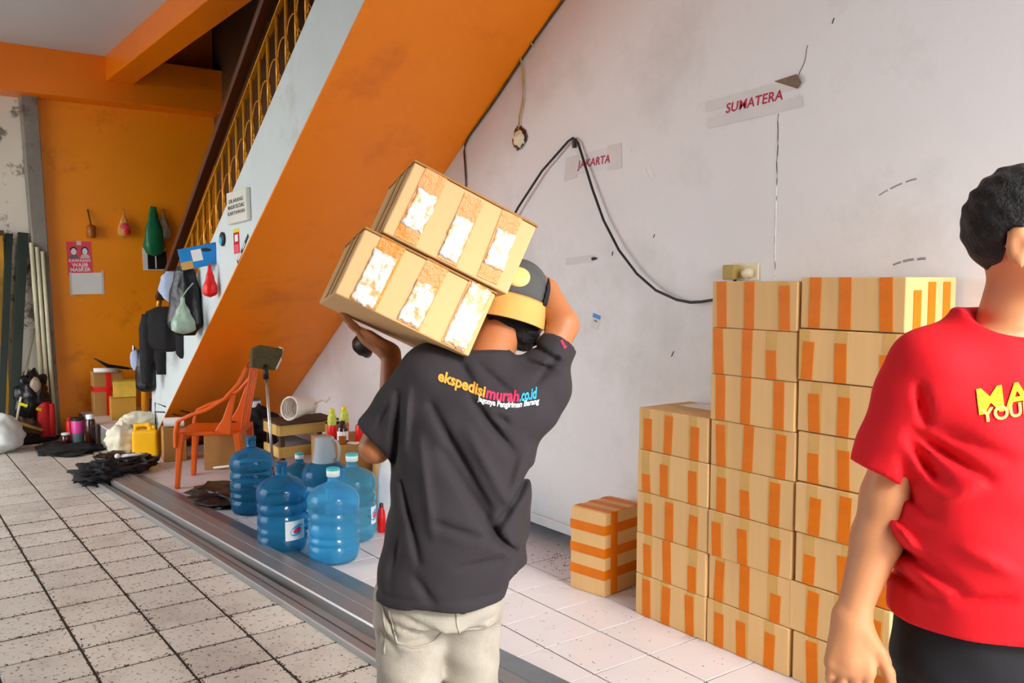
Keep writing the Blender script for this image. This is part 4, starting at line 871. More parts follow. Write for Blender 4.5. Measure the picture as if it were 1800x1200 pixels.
MB().box(-0.02, 0.02, 0.13, 0.17, 0.002, 0.0026).build('tape_tab', M_tapegr, ps)
wp = wally('paper_sheet', 'blank white paper taped below the pink poster', 'paper', 1.815, 1.455, rad(1.0)); MB().box(-0.145, 0.145, -0.105, 0.105, 0.0025, 0.0042).build('sheet', M_white, wp); MB().box(-0.155, -0.135, -0.11, 0.11, 0.0042, 0.005).build('tape_strip', M_tapegr, wp); MB().box(0.135, 0.155, -0.11, 0.125, 0.0042, 0.005).build('tape_strip', M_tapegr, wp)
hw = thing('wall_dispenser', 'amber bottle hanging on a cord from the orange wall', 'bottle', (1.86, YB - 0.06, 1.90)); autosmooth(MB().lathe([(0.035, 0), (0.042, 0.01), (0.042, 0.11), (0.035, 0.12), (0.012, 0.13)], 20).build('bottle_body', M_amber, hw)); MB().cyl((0, 0, 0.12), (-0.018, 0.05, 0.28), 0.007, n=8).build('cord', M_dwood, hw, True); MB().lathe([(0.040, 0.012), (0.0405, 0.03)], 20).build('dark_liquid', M_glossb, hw)
pb = thing('plastic_bag', 'small clear plastic bag with orange fruit on the orange wall', 'bag', (2.165, YB - 0.05, 2.19)); hang('bag_film', 0.13, 0.08, 0.28, mat('clear_bag_film', C(236, 176, 96), 0.25, 0.1, 12, 0.4, 30, trans=0.3), pb, 3, 0.08); MB().cyl((0, 0, -0.01), (0, 0.05, 0.01), 0.004, n=6).build('nail', M_metal, pb)
blob('red_fruit', (0.02, -0.035, -0.225), (0.035, 0.02, 0.03), M_redp, pb, 0.1, 1, 1, nu=16, nv=10); blob('pale_packet', (0.0, -0.03, -0.17), (0.04, 0.02, 0.03), M_pink, pb, 0.3, 1, 3, nu=16, nv=10)
gbg = thing('green_bag', 'long dark green plastic bag hanging on the orange wall', 'bag', (2.44, YB - 0.075, 2.23)); hang('bag_body', 0.20, 0.12, 0.50, M_green, gbg, 6, 0.3, [(0, 0.3), (0.2, 0.5), (0.5, 0.85), (0.8, 1.0), (0.95, 0.7), (1, 0.2)]); MB().cyl((0, 0, -0.01), (0, 0.07, 0.01), 0.006, n=6).build('nail', M_metal, gbg)
gry = thing('grey_bag', 'grey plastic bag beside the green bag on the orange wall', 'bag', (2.545, YB - 0.055, 2.20)); hang('bag_body', 0.16, 0.09, 0.30, M_greyb, gry, 8, 0.12); MB().cyl((0, 0, -0.01), (0, 0.05, 0.01), 0.005, n=6).build('nail', M_metal, gry)
cl = wally('calendar', 'white calendar sheet with a black picture below the green bag', 'calendar', 2.46, 1.72, rad(1)); MB().box(-0.115, 0.115, -0.13, 0.10, 0.0, 0.006).build('sheet', M_white, cl); MB().box(-0.07, 0.115, -0.12, 0.06, 0.006, 0.02).build('black_picture', M_black, cl); MB().box(0.0, 0.012, -0.11, 0.02, 0.02, 0.0205).build('white_mark', M_white, cl)
# ------------------------------------------------------------------ far left corner
def pole(name, label, cat, p0, p1, w, m, flat=True):
    o = thing(name, label, cat, p0)
    d = Vector(p1) - Vector(p0)
    if flat: MB().bar([(0, 0, 0), tuple(d)], w, w * 0.6, up=(0, 1, 0)).build('shaft', m, o, bevel=0.004)
    else: MB().cyl((0, 0, 0), tuple(d), w, n=10).build('shaft', m, o, True)
    MB().bar([tuple(d * 0.995), tuple(d)], w * 1.06, w * 0.66, up=(0, 1, 0)).build('end_cap', M_black, o)
    return o
pole('steel_pole', 'broad dark green pole leaning on the pale wall, nearest the pilaster', 'pole', (1.07, 9.12, 0.0), (1.275, 9.50, 1.93), 0.085, M_dgreen)
pole('steel_pole', 'thin dark green pole leaning at the far left edge', 'pole', (0.97, 9.10, 0.0), (1.16, 9.50, 1.92), 0.06, M_dgreen)
pole('mop_handle', 'thin pale mop handle leaning in the left corner', 'mop', (1.10, 9.02, 0.22), (1.335, 9.48, 1.02), 0.011, M_pipe, False)
pole('wooden_stick', 'wooden stick lying slanted across the left corner clutter', 'stick', (1.09, 8.95, 0.215), (1.36, 9.12, 0.08), 0.015, M_wood, False)
for i, (dx, lab) in enumerate(((0.0, 'leftmost cream pipe of the bundle on the grey pilaster'), (0.045, 'middle cream pipe of the bundle on the grey pilaster'), (0.09, 'rightmost greenish cream pipe of the bundle on the pilaster'))):
    o = pole('plastic_pipe', lab, 'pipe', (1.375 + dx, 9.36, 0.0), (1.325 + dx, 9.385, 1.84 - 0.04 * i), 0.019, M_pipe, False); o['group'] = 'cream pipes'
yb_ = thing('yellow_board', 'weathered yellow board standing at the far left edge', 'board', (0.99, 9.46, 0)); MB().box(-0.18, 0.11, -0.02, 0.02, 0, 1.9).build('panel', mat('weathered_yellow', C(168, 120, 30), 0.7, 0.35, 5), yb_); MB().box(-0.19, 0.12, -0.025, 0.025, 1.9, 1.95).build('rim', M_dwood, yb_)
bgd = thing('work_bag', 'dark bag with yellow stripes slumped in the left corner', 'bag', (1.25, 9.22, 0)); blob('bag_body', (0, 0, 0.38), (0.15, 0.13, 0.24), M_bagk, bgd, 0.3, 2, 2, flat=0.16); MB().bar([(-0.12, -0.13, 0.37), (-0.05, -0.145, 0.34)], 0.006, 0.025).build('yellow_stripe', M_yelp, bgd); MB().bar([(0.02, -0.145, 0.31), (0.12, -0.125, 0.27)], 0.006, 0.025).build('yellow_stripe', M_yelp, bgd)
blob('pale_patch', (0.03, -0.10, 0.52), (0.05, 0.03, 0.07), M_greyb, bgd, 0.2, 1, 2, nu=18, nv=12)
blob('base_clutter', (-0.03, -0.02, 0.12), (0.16, 0.14, 0.13), mat('brown_rags', C(74, 50, 38), 0.8, 0.4, 12, 0.4, 30), bgd, 0.4, 2.5, 5, flat=0.002)
rc = thing('red_canister', 'red padded roll standing beside the cream pipes', 'canister', (1.345, 9.13, 0.0)); hang('roll', 0.13, 0.12, 0.36, M_redd, rc, 3, 0.9, [(0, 0.7), (0.1, 0.95), (0.9, 1.0), (1, 0.9)], amp=0.1, loc=(0, 0, 0.36))
hang('fold', 0.06, 0.08, 0.34, M_redd, rc, 5, 0.9, [(0, 0.8), (0.5, 1), (1, 0.9)], amp=0.1, loc=(0.055, -0.03, 0.34))
wk = thing('white_sack', 'full white sack lying at the far left edge of the floor', 'sack', (0.92, 8.80, 0)); blob('sack_body', (0, 0, 0.14), (0.21, 0.25, 0.19), mat('white_sack_weave', C(214, 218, 214), 0.7, 0.04, 8, 0.25, 20), wk, 0.15, 1.6, 4, flat=0.001)
# a dry leaf and sweepings
lf = thing('dry_leaf', 'dry brown leaf on the worn tiles beside the channels', 'leaf', (1.42, 2.98, 0.001), rad(20)); curl_sheet(0.035, 0.013, 8, 4, lambda u, v: 0.003 + 0.004 * abs(v - 0.5) + 0.003 * math.sin(4 * u)).build('blade', M_dust, lf); MB().cyl((-0.018, 0, 0.003), (-0.034, 0.002, 0.004), 0.001, n=5).build('stalk', M_dust, lf)
sw = MB()
rs = random.Random(3)
def crumb(x, y, r):
    n = 5; vs_ = [(x, y, r * 0.5)] + [(x + r * rs.uniform(0.5, 1.3) * math.cos(a), y + r * rs.uniform(0.5, 1.3) * math.sin(a), -0.001) for a in [2 * math.pi * k / n for k in range(n)]]
    sw.add(vs_, [(0, k + 1, (k + 1) % n + 1) for k in range(n)])
for _ in range(1500):
    x = rs.choice([0.665, 0.965, 1.265, 1.565]) + rs.gauss(0, 0.009); y = rs.uniform(2.6, 6.2); crumb(x, y, rs.uniform(0.002, 0.006))
for _ in range(1500):
    y = 3.572 + 0.278 * rs.randint(-3, 9) + rs.gauss(0, 0.008); x = rs.uniform(0.4, 1.55); crumb(x, y, rs.uniform(0.002, 0.006))
o = sw.build('joint_dirt', M_dirt, floor); o['kind'] = 'stuff'
sw = MB()
for _ in range(320): crumb(rs.gauss(2.98, 0.09), rs.gauss(3.42, 0.22), rs.uniform(0.002, 0.006))
for _ in range(120): crumb(rs.uniform(2.15, 2.75), rs.uniform(2.2, 3.4), rs.uniform(0.0015, 0.004))
o = sw.build('floor_sweepings', M_dust, floor); o['kind'] = 'stuff'
pw = thing('plastic_wrap', 'crumpled pale plastic wrap on the floor beside the red man\'s leg', 'plastic wrap', (2.70, 1.43, 0)); blob('film', (0, 0, 0.13), (0.075, 0.075, 0.14), M_film, pw, 0.5, 2.5, 5, flat=0.001)
# ------------------------------------------------------------------ people (built in metres, x to the right of view, y away from the viewer)
FWD = Vector((math.sin(YAW), math.cos(YAW), 0)); RGT = Vector((math.cos(YAW), -math.sin(YAW), 0))
def person_root(label, bx, by):
    t = thing('person', label, 'person', tuple(RGT * bx + FWD * by), -YAW); return t
def on_surface(me_text, shirt, base, fmap, m, parent, name='shirt_print', lift=0.0025, ydir=1.0, ystart=-0.6):
    # lay flat lettering onto the cloth: every vertex (u,v) -> (x,z), then dropped along y onto the shirt mesh
    bvh = BVHTree.FromPolygons([v.co.copy() for v in shirt.data.vertices], [tuple(p.vertices) for p in shirt.data.polygons])
    bm = bmesh.new(); bm.from_mesh(me_text)
    bmesh.ops.triangulate(bm, faces=bm.faces)
    for _ in range(2):
        bmesh.ops.subdivide_edges(bm, edges=[e for e in bm.edges if e.calc_length() > 0.008], cuts=1)
        bmesh.ops.triangulate(bm, faces=bm.faces)
    kill = []
    for v in bm.verts:
        x, z = fmap(v.co.x, v.co.y)
        hit = bvh.ray_cast(Vector((x - base[0], ystart * ydir, z - base[2])), Vector((0, ydir, 0)))
        if hit[0] is None: kill.append(v); continue
        v.co = hit[0] - Vector((0, ydir, 0)) * (lift + 0.0)
    bmesh.ops.delete(bm, geom=kill, context='VERTS')
    me = bpy.data.meshes.new(name); bm.to_mesh(me); bm.free(); me.materials.clear()
    return mkobj(name, me, m, parent)
def rotm(ax, ang): return Matrix.Rotation(ang, 3, ax)
def head(fl, c, R, s=1.0):
    P = lambda x, y, z: np.array(c) + np.array(R @ Vector((x, y, z))) * s       # head frame: x right ear side, y face, z up
    Rn = np.array(R)
    fl.ell(P(0, -0.008, 0.018), (0.076 * s, 0.094 * s, 0.094 * s), 0.02, R=Rn)
    fl.ell(P(0, 0.030, -0.045), (0.058 * s, 0.062 * s, 0.072 * s), 0.04, R=Rn)
    fl.ell(P(0, 0.070, -0.092), (0.026 * s, 0.020 * s, 0.020 * s), 0.03, R=Rn)
    fl.ell(P(0, 0.080, -0.010), (0.052 * s, 0.018 * s, 0.018 * s), 0.03, R=Rn)            # brow
    fl.cap(P(0, 0.090, -0.010), P(0, 0.107, -0.048), 0.008 * s, 0.013 * s, 0.012)          # nose
    for sx in (-1, 1):
        fl.ell(P(0.013 * sx, 0.096, -0.050), (0.009 * s, 0.009 * s, 0.007 * s), 0.008, R=Rn)
        fl.ell(P(0.031 * sx, 0.090, -0.022), (0.013 * s, 0.010 * s, 0.008 * s), 0.01, 's', R=Rn)   # eye sockets
        fl.ell(P(0.045 * sx, 0.060, -0.045), (0.022 * s, 0.024 * s, 0.02 * s), 0.03, R=Rn)
        # ears
        fl.ell(P(0.080 * sx, -0.012, -0.022), (0.009 * s, 0.019 * s, 0.032 * s), 0.008, R=Rn)
        fl.ell(P(0.088 * sx, -0.006, -0.020), (0.006 * s, 0.010 * s, 0.019 * s), 0.004, 's', R=Rn)
        fl.ell(P(0.080 * sx, -0.004, -0.050), (0.007 * s, 0.008 * s, 0.009 * s), 0.006, R=Rn)
    fl.ell(P(0, 0.091, -0.069), (0.024 * s, 0.010 * s, 0.006 * s), 0.006, R=Rn)             # lips
    fl.ell(P(0, 0.090, -0.080), (0.021 * s, 0.011 * s, 0.007 * s), 0.006, R=Rn)
    return P
def eyes(P, R, base, root):
    for sx in (-1, 1):
        e = blob('eye', tuple(P(0.031 * sx, 0.080, -0.022) - np.array(base)), (0.0115, 0.0115, 0.0115), M_white, root, 0.0, 1, 0, nu=16, nv=12)
        q = P(0.031 * sx, 0.0895, -0.022) - np.array(base); blob('iris', tuple(q), (0.0052, 0.0052, 0.0052), M_ink, e, 0.0, 1, 0, nu=12, nv=8)

# ================= the man carrying two cartons
B1 = (-0.17, 2.06, 0.0)
man = person_root('man seen from behind in black t-shirt and cap carrying two cartons', B1[0], B1[1])
r_b = Vector((0.863, 0.247, -0.440)).normalized(); d_b = Vector((-0.321, 0.942, -0.100)); d_b = (d_b - r_b * d_b.dot(r_b)).normalized(); u_b = r_b.cross(d_b)
O_b = Vector((-0.390, 1.942, 1.469))
WR = O_b + r_b * (0.324 + 0.022 + 0.030) + u_b * 0.32 + d_b * 0.26
bd = Field((-0.50, 1.80, 0.0), (0.30, 2.55, 1.60), 0.0068)
HC = (0.004, 2.262, 1.432); HR = rotm('Y', rad(14)) @ rotm('X', rad(-12))
PH = head(bd, HC, HR, 1.0)
bd.cap((-0.070, 2.12, 1.26), (-0.015, 2.225, 1.40), 0.056, 0.050, 0.03)
bd.loft([(-0.17, 2.05, 0.72, 0.13, 0.09), (-0.15, 2.06, 0.85, 0.135, 0.095), (-0.125, 2.07, 1.08, 0.135, 0.095), (-0.105, 2.09, 1.2, 0.13, 0.085), (-0.09, 2.11, 1.28, 0.08, 0.06)], 0.02)
# left arm (under the box)
bd.cap((-0.225, 2.09, 1.255), (-0.328, 2.095, 1.098), 0.046, 0.037, 0.02)
bd.cap((-0.328, 2.095, 1.096), (-0.295, 2.18, 1.20), 0.037, 0.038, 0.015).cap((-0.295, 2.18, 1.20), (-0.308, 2.235, 1.312), 0.036, 0.025, 0.01)
# right arm reaching up behind the cap
bd.cap((0.035, 2.10, 1.19), (0.128, 2.188, 1.385), 0.040, 0.037, 0.02)
bd.cap((0.128, 2.19, 1.388), (0.085, 2.255, 1.465), 0.038, 0.036, 0.012).cap((0.085, 2.255, 1.465), tuple(WR), 0.036, 0.024, 0.01)
# legs and feet
for hip, knee, ank, toe in (((-0.245, 2.05, 0.72), (-0.25, 2.05, 0.40), (-0.25, 2.04, 0.08), (-0.26, 2.18, 0.03)), ((-0.105, 2.07, 0.72), (-0.095, 2.15, 0.40), (-0.085, 2.22, 0.08), (-0.07, 2.36, 0.03))):
    bd.cap(hip, knee, 0.070, 0.048, 0.02).cap(knee, ank, 0.046, 0.034, 0.02).cap(ank, (ank[0], ank[1] - 0.01, 0.045), 0.034, 0.036, 0.01).cap((ank[0], ank[1] - 0.01, 0.04), toe, 0.036, 0.026, 0.02)
hl = Field((-0.52, 2.08, 1.26), (-0.22, 2.46, 1.50), 0.0036)
hl.cap((-0.297, 2.19, 1.222), (-0.308, 2.235, 1.312), 0.034, 0.0245, 0.01)
hand(hl, (-0.308, 2.235, 1.310), (-0.80, -0.02, 0.56), tuple(-u_b), (0.1, -1, 0.1), 0.98, (4, 8, 8), 0.10, (0.35, 0.9, -0.05))
hr = Field((-0.24, 2.18, 1.38), (0.16, 2.55, 1.72), 0.0036)
hr.cap(tuple(WR * 0.6 + Vector((0.085, 2.255, 1.465)) * 0.4), tuple(WR), 0.029, 0.024, 0.01)
hand(hr, tuple(WR), tuple(u_b * 0.25 + d_b * 0.9 - r_b * 0.12), tuple(r_b), (0, -1, 0.3), 0.98, (10, 20, 16), 0.06, (0.5, 0.7, 0.2))
body = field_obj([bd, hl, hr], 'body', M_skin, man, B1)
eyes(PH, HR, B1, man)
# t-shirt
sh = Field((-0.48, 1.84, 0.70), (0.26, 2.36, 1.46), 0.006)
sh.loft([(-0.172, 2.04, 0.74, 0.152, 0.128), (-0.165, 2.045, 0.80, 0.158, 0.132), (-0.132, 2.06, 0.90, 0.168, 0.138), (-0.120, 2.07, 1.0, 0.166, 0.134), (-0.118, 2.08, 1.10, 0.160, 0.126), (-0.108, 2.09, 1.19, 0.160, 0.118), (-0.100, 2.105, 1.26, 0.140, 0.098), (-0.085, 2.12, 1.31, 0.088, 0.072), (-0.072, 2.13, 1.345, 0.066, 0.062)], 0.02, 2.3, z0=0.758, z1=1.328)
sh.loft([(-0.02, 2.14, 0.80, 0.056, 0.07), (-0.03, 2.14, 0.92, 0.06, 0.08), (-0.06, 2.12, 1.05, 0.07, 0.09), (-0.08, 2.10, 1.15, 0.06, 0.08)], 0.05, 2.0, z0=0.805)
sh.cap((-0.195, 2.095, 1.265), (-0.322, 2.098, 1.118), 0.082, 0.062, 0.045, flat=True)
sh.cap((-0.03, 2.09, 1.15), (0.070, 2.12, 1.235), 0.095, 0.072, 0.05).cap((0.03, 2.10, 1.20), (0.116, 2.165, 1.340), 0.078, 0.047, 0.035, flat=True)
Z = lambda px, py, D=1.96: ((px - 900) / 1554 * D, 1.5 - (py - 490) / 1554 * D)
for a, b, w, amp in (((755, 720), (860, 900), .012, .010), ((825, 705), (900, 800), .010, .010), ((870, 735), (895, 750), .008, .006), ((690, 700), (680, 830), .010, .010), ((712, 690), (705, 800), .008, -.006), ((780, 800), (880, 960), .016, .012), ((700, 860), (735, 990), .010, .010), ((860, 950), (935, 850), .012, .012), ((850, 925), (905, 985), .008, .010), ((900, 880), (925, 800), .014, -.008),
                     ((925, 645), (985, 665), .008, .008), ((935, 615), (995, 650), .008, .007), ((800, 640), (835, 690), .010, .007), ((840, 650), (900, 700), .009, .006), ((760, 920), (850, 950), .010, .006), ((700, 930), (680, 1040), .012, .006), ((735, 780), (760, 940), .012, -.007), ((820, 760), (900, 900), .014, -.006), ((800, 1000), (880, 990), .010, .005), ((672, 720), (650, 760), .008, .006), ((730, 1020), (760, 1060), .012, .006), ((945, 680), (985, 640), .009, .008)):
    sh.fold(Z(*a), Z(*b), w * 0.85, amp * 1.8)
sh.put(lambda x, y, z: 0.0035 * np.exp(-((z - 0.786) / 0.004) ** 2), (-0.5, 1.8, 0.77), (0.3, 2.4, 0.80), 0.0, '+')
sh.wobble(0.0026, 38, 1)
shirt = field_obj([sh], 'tshirt', M_tee, man, B1)
cpts = [(-0.066 + 0.058 * math.cos(a) - B1[0], 2.132 + 0.060 * math.sin(a) - B1[1], 1.316 + 0.002 * math.cos(a) + 0.010 * math.sin(a)) for a in np.linspace(0, 2 * math.pi, 36, endpoint=False)]
MB().sweep(cpts, (0.006, 0.012), 8, closed=True).build('collar', M_tee, shirt, True)
# back print following the sagging cloth
def curve(px):
    xs = [760, 800, 850, 880, 910, 950]; ys = [663, 676, 694, 701, 703, 698]; return float(np.interp(px, xs, ys))
def back_map(x0, x1, L, dy):
    def f(u, v):
        px = x0 + (u / L) * (x1 - x0); return Z(px, curve(px) + dy - v * 1554 / 1.97, 1.965)
    return f
def back_text(bodyt, size, x0, x1, dy, m, bold):
    me = text_mesh(bodyt, size, 0.18, bold, 0.0, 1.0, 'LEFT', 3); us = [v.co.x for v in me.vertices]; L = max(us)
    on_surface(me, shirt, B1, back_map(x0, x1, L, dy), m, shirt)
back_text('ekspedisi', 0.034, 765, 853, 0, M_org_l, 0.0011)
back_text('murah', 0.034, 852, 913, 0, M_pnk_l, 0.0011)
back_text('.co.id', 0.034, 913, 946, 0, M_cyn_l, 0.0011)
back_text('Jagonya Pengiriman Barang', 0.017, 839, 950, 14, M_wht_l, 0.0006)
def slv(x0, z0, x1, z1):
    dx, dz = x1 - x0, z1 - z0; L = math.hypot(dx, dz)
    return lambda u, v: (x0 + dx * u / 0.06 - dz / L * v, z0 + dz * u / 0.06 + dx / L * v)
on_surface(text_mesh('JNT express', 0.013, 0.1, 0.0006, 0.0, 1.0, 'LEFT', 2) if False else text_mesh('murah', 0.013, 0.1, 0.0003, 0.0, 1.0, 'LEFT', 2), shirt, B1, slv(*Z(990, 600, 2.06), *Z(1003, 626, 2.06)), M_pnk_l, shirt)
# jeans
jn = Field((-0.40, 1.86, 0.03), (0.08, 2.36, 0.92), 0.007)
jn.loft([(-0.172, 2.05, 0.70, 0.142, 0.112), (-0.17, 2.05, 0.78, 0.142, 0.108), (-0.16, 2.055, 0.88, 0.135, 0.10)], 0.03, 2.4)
jn.cap((-0.243, 2.04, 0.74), (-0.25, 2.045, 0.42), 0.082, 0.070, 0.03).cap((-0.25, 2.045, 0.43), (-0.25, 2.035, 0.07), 0.070, 0.066, 0.03, flat=True)
jn.cap((-0.105, 2.06, 0.74), (-0.10, 2.14, 0.42), 0.080, 0.064, 0.03).cap((-0.10, 2.14, 0.43), (-0.085, 2.215, 0.07), 0.064, 0.060, 0.03, flat=True)
for a, b, w, amp in (((690, 1090), (770, 1125), .008, .007), ((680, 1110), (750, 1135), .008, .006), ((665, 1080), (690, 1140), .006, .006), ((700, 1150), (770, 1145), .007, .006), ((700, 1160), (765, 1155), .008, -.005), ((770, 1130), (800, 1140), .006, .007), ((660, 1130), (690, 1165), .008, .006), ((820, 1120), (870, 1110), .010, .004)):
    jn.fold(Z(*a), Z(*b), w * 0.9, amp * 1.6)
jn.wobble(0.0016, 45, 2)
jeans = field_obj([jn], 'jeans', M_jean, man, B1)
def stitch(cloth, pix, name, m, r=0.0028, D=1.95):
    bvh = BVHTree.FromPolygons([v.co.copy() for v in cloth.data.vertices], [tuple(p.vertices) for p in cloth.data.polygons]); pts = []
    for (a, b), (c, d) in zip(pix[:-1], pix[1:]):
        for i in range(6):
            x, z = Z(a + (c - a) * i / 6, b + (d - b) * i / 6, D)
            h = bvh.ray_cast(Vector((x - B1[0], -0.6, z)), Vector((0, 1, 0)))
            if h[0] is not None: pts.append(h[0])
    if len(pts) > 2: MB().sweep(pts, r, 6).build(name, m, cloth, True)
stitch(jeans, [(660, 1075), (668, 1120), (664, 1190)], 'seam', M_jean)
stitch(jeans, [(675, 1085), (683, 1120), (690, 1152), (720, 1160), (755, 1158), (772, 1150)], 'pocket_edge', M_jean)
stitch(jeans, [(800, 1085), (801, 1110), (806, 1130), (840, 1132), (872, 1120)], 'pocket_edge', M_jean)
# shoes
for (ax, ay), nm in (((-0.25, 2.04), 'shoe'), ((-0.085, 2.22), 'shoe')):
    sf_ = Field((ax - 0.09, ay - 0.12, -0.01), (ax + 0.11, ay + 0.26, 0.14), 0.006)
    sf_.cap((ax, ay - 0.02, 0.05), (ax - 0.005, ay + 0.15, 0.035), 0.048, 0.040, 0.02).cap((ax, ay, 0.05), (ax, ay, 0.10), 0.046, 0.046, 0.02, flat=True)
    sf_.put(lambda x, y, z: -z + 0.0015, (ax - 0.1, ay - 0.15, -0.05), (ax + 0.12, ay + 0.3, 0.2), 0, 'i')
    field_obj([sf_], nm, M_black, man, B1)
# hair and cap
hf = Field((-0.13, 2.10, 1.30), (0.14, 2.40, 1.52), 0.005)
HRn = np.array(HR)
hf.ell(PH(0.004, -0.018, 0.006), (0.084, 0.096, 0.098), 0.01, R=HRn, cut=lambda x, y, z: np.maximum(np.maximum(y - 0.045, z + 0.008), -0.078 - z + 0.012 * np.sin(90 * x) + 0.008 * np.sin(170 * x + 1) - 0.016 * np.clip(x / 0.08, -1, 1)))
hf.ell(PH(0.040, -0.050, -0.068), (0.042, 0.040, 0.050), 0.012, R=HRn).ell(PH(-0.01, -0.066, -0.052), (0.05, 0.03, 0.035), 0.012, R=HRn)
hf.wobble(0.0035, 150, 1)
field_obj([hf], 'hair', M_hair, man, B1)
cf = Field((-0.14, 2.10, 1.38), (0.15, 2.42, 1.60), 0.0045)
cf.ell(PH(0, -0.006, 0.012), (0.090, 0.108, 0.108), 0.01, R=HRn, cut=lambda x, y, z: -0.004 - z)
cap_o = field_obj([cf], 'cap', M_capg, man, B1)
cf2 = Field((-0.02, 2.10, 1.38), (0.15, 2.42, 1.60), 0.0045)
cf2.ell(PH(0, -0.006, 0.012), (0.0975, 0.1165, 0.1130), 0.01, R=HRn, cut=lambda x, y, z: np.maximum(np.maximum(-0.010 - z, 0.068 - x), np.abs(y + 0.02) - 0.08))
field_obj([cf2], 'side_panel', M_capb, cap_o, B1)
vs_ = []; fs = []; nA, nT = 24, 6
for k in (0, 1):
    for j in range(nT + 1):
        t = j / nT
        for i in range(nA + 1):
            a = rad(-62 + 124 * i / nA); edge = math.cos(rad(-62 + 124 * i / nA)) ** 0.5
            rr = 1.0 + 0.15 * t * (0.35 + 0.65 * edge)
            p = PH(0.0920 * rr * math.sin(a), -0.008 - 0.1095 * rr * math.cos(a), 0.010 - 0.052 * t - 0.012 * t * t - k * 0.003)
            vs_.append(tuple(p - np.array(B1)))
n0 = (nA + 1) * (nT + 1)
for j in range(nT):
    for i in range(nA):
        q = (j * (nA + 1) + i, j * (nA + 1) + i + 1, (j + 1) * (nA + 1) + i + 1, (j + 1) * (nA + 1) + i); fs.append(q); fs.append(tuple(n0 + x for x in reversed(q)))
edge = list(range(nA + 1)) + [(j + 1) * (nA + 1) - 1 for j in range(1, nT + 1)] + [nT * (nA + 1) + i for i in range(nA - 1, -1, -1)] + [j * (nA + 1) for j in range(nT - 1, 0, -1)]
for a, c in zip(edge, edge[1:] + edge[:1]): fs.append((a, c, n0 + c, n0 + a))
MB().add(vs_, fs).build('brim', M_tan, cap_o, True)
pc_ = Vector(PH(-0.006, -0.098, 0.052)) - Vector(B1); pn = (Vector(PH(-0.006, -0.098, 0.052)) - Vector(PH(0, -0.006, 0.012))).normalized()
pts = MB(); q_ = pn.to_track_quat('Z', 'Y').to_matrix().to_4x4(); q_.translation = pc_ + pn * 0.003
b = MB().lathe([(0.0, 0.006), (0.024, 0.006), (0.029, 0.003), (0.029, -0.014)], 28, caps=False); b.v = [tuple(q_ @ Vector(v)) for v in b.v]; b.build('round_patch', M_tanl, cap_o, True)

# the two carried cartons
def held(label, origin, w, d, h, lay):
    R = Matrix((r_b, d_b, u_b)).transposed(); c = origin + r_b * (w / 2) + d_b * (d / 2)
    wp = RGT * c.x + FWD * c.y; Rw = Matrix.Rotation(-YAW, 3, 'Z') @ R
    t = thing('carried_carton', label, 'box', (wp.x, wp.y, c.z), rot=Rw, group='cartons carried on the shoulder')
    MB().box(-w / 2, w / 2, -d / 2, d / 2, 0.0, h - 0.006).build('body', M_card2, t, bevel=0.004)
    for s0, s1 in ((-d / 2 - 0.003, -0.001), (0.001, d / 2 + 0.003)):
        MB().box(-w / 2 - 0.002, w / 2 + 0.002, s0, s1, h - 0.006, h - 0.001).build('flap', M_cardd, t, bevel=0.001)
    for u0, tw, z0, z1, c0, c1 in lay:
        lean = random.uniform(-0.05, 0.05)
        s = MB().box(-tw / 2, tw / 2, -0.0012, 0.0004, 0, (z1 - z0) * h).build('tape_strip', M_tapeg, t); s.location = ((u0 - 0.5) * w, -d / 2 - 0.0008, z0 * h + 0.001); s.rotation_euler = (0, lean, 0)
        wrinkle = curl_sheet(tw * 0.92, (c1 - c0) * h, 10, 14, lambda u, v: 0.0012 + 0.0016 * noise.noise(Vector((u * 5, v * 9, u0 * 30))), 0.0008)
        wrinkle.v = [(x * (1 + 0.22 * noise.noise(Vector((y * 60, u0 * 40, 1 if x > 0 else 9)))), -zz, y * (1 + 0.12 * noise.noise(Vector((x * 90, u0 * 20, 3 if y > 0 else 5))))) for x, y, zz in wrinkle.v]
        s2 = wrinkle.build('clear_tape', M_tape_glare, t, True); s2.location = ((u0 - 0.5) * w + random.uniform(-0.003, 0.003), -d / 2 - 0.0014, (c0 + c1) / 2 * h); s2.rotation_euler = (0, lean, 0)  # whitish pieces carry the painted glare of the crumpled tape
    for u0 in (0.25, 0.55):
        MB().box(-0.0012, 0.0004, -0.02, 0.02, 0.004, h - 0.008).build('tape_strip', M_tape2, t).location = (-w / 2 - 0.0006, (u0 - 0.5) * d, 0)
    return t
held('lower carton on the carrier\'s left shoulder with crumpled shiny tape', O_b, 0.336, 0.31, 0.166, [(0.20, 0.06, 0.02, 0.99, 0.02, 0.78), (0.53, 0.055, 0.03, 0.99, 0.05, 0.65), (0.87, 0.06, 0.02, 0.98, 0.05, 0.97)])
held('upper carton stacked on the carried one, tilted over the cap', O_b + u_b * 0.1690 + r_b * 0.036 - d_b * 0.012, 0.322, 0.31, 0.184, [(0.17, 0.055, 0.02, 0.96, 0.20, 0.70), (0.50, 0.05, 0.02, 0.92, 0.06, 0.62), (0.82, 0.052, 0.04, 0.96, 0.22, 0.72)])

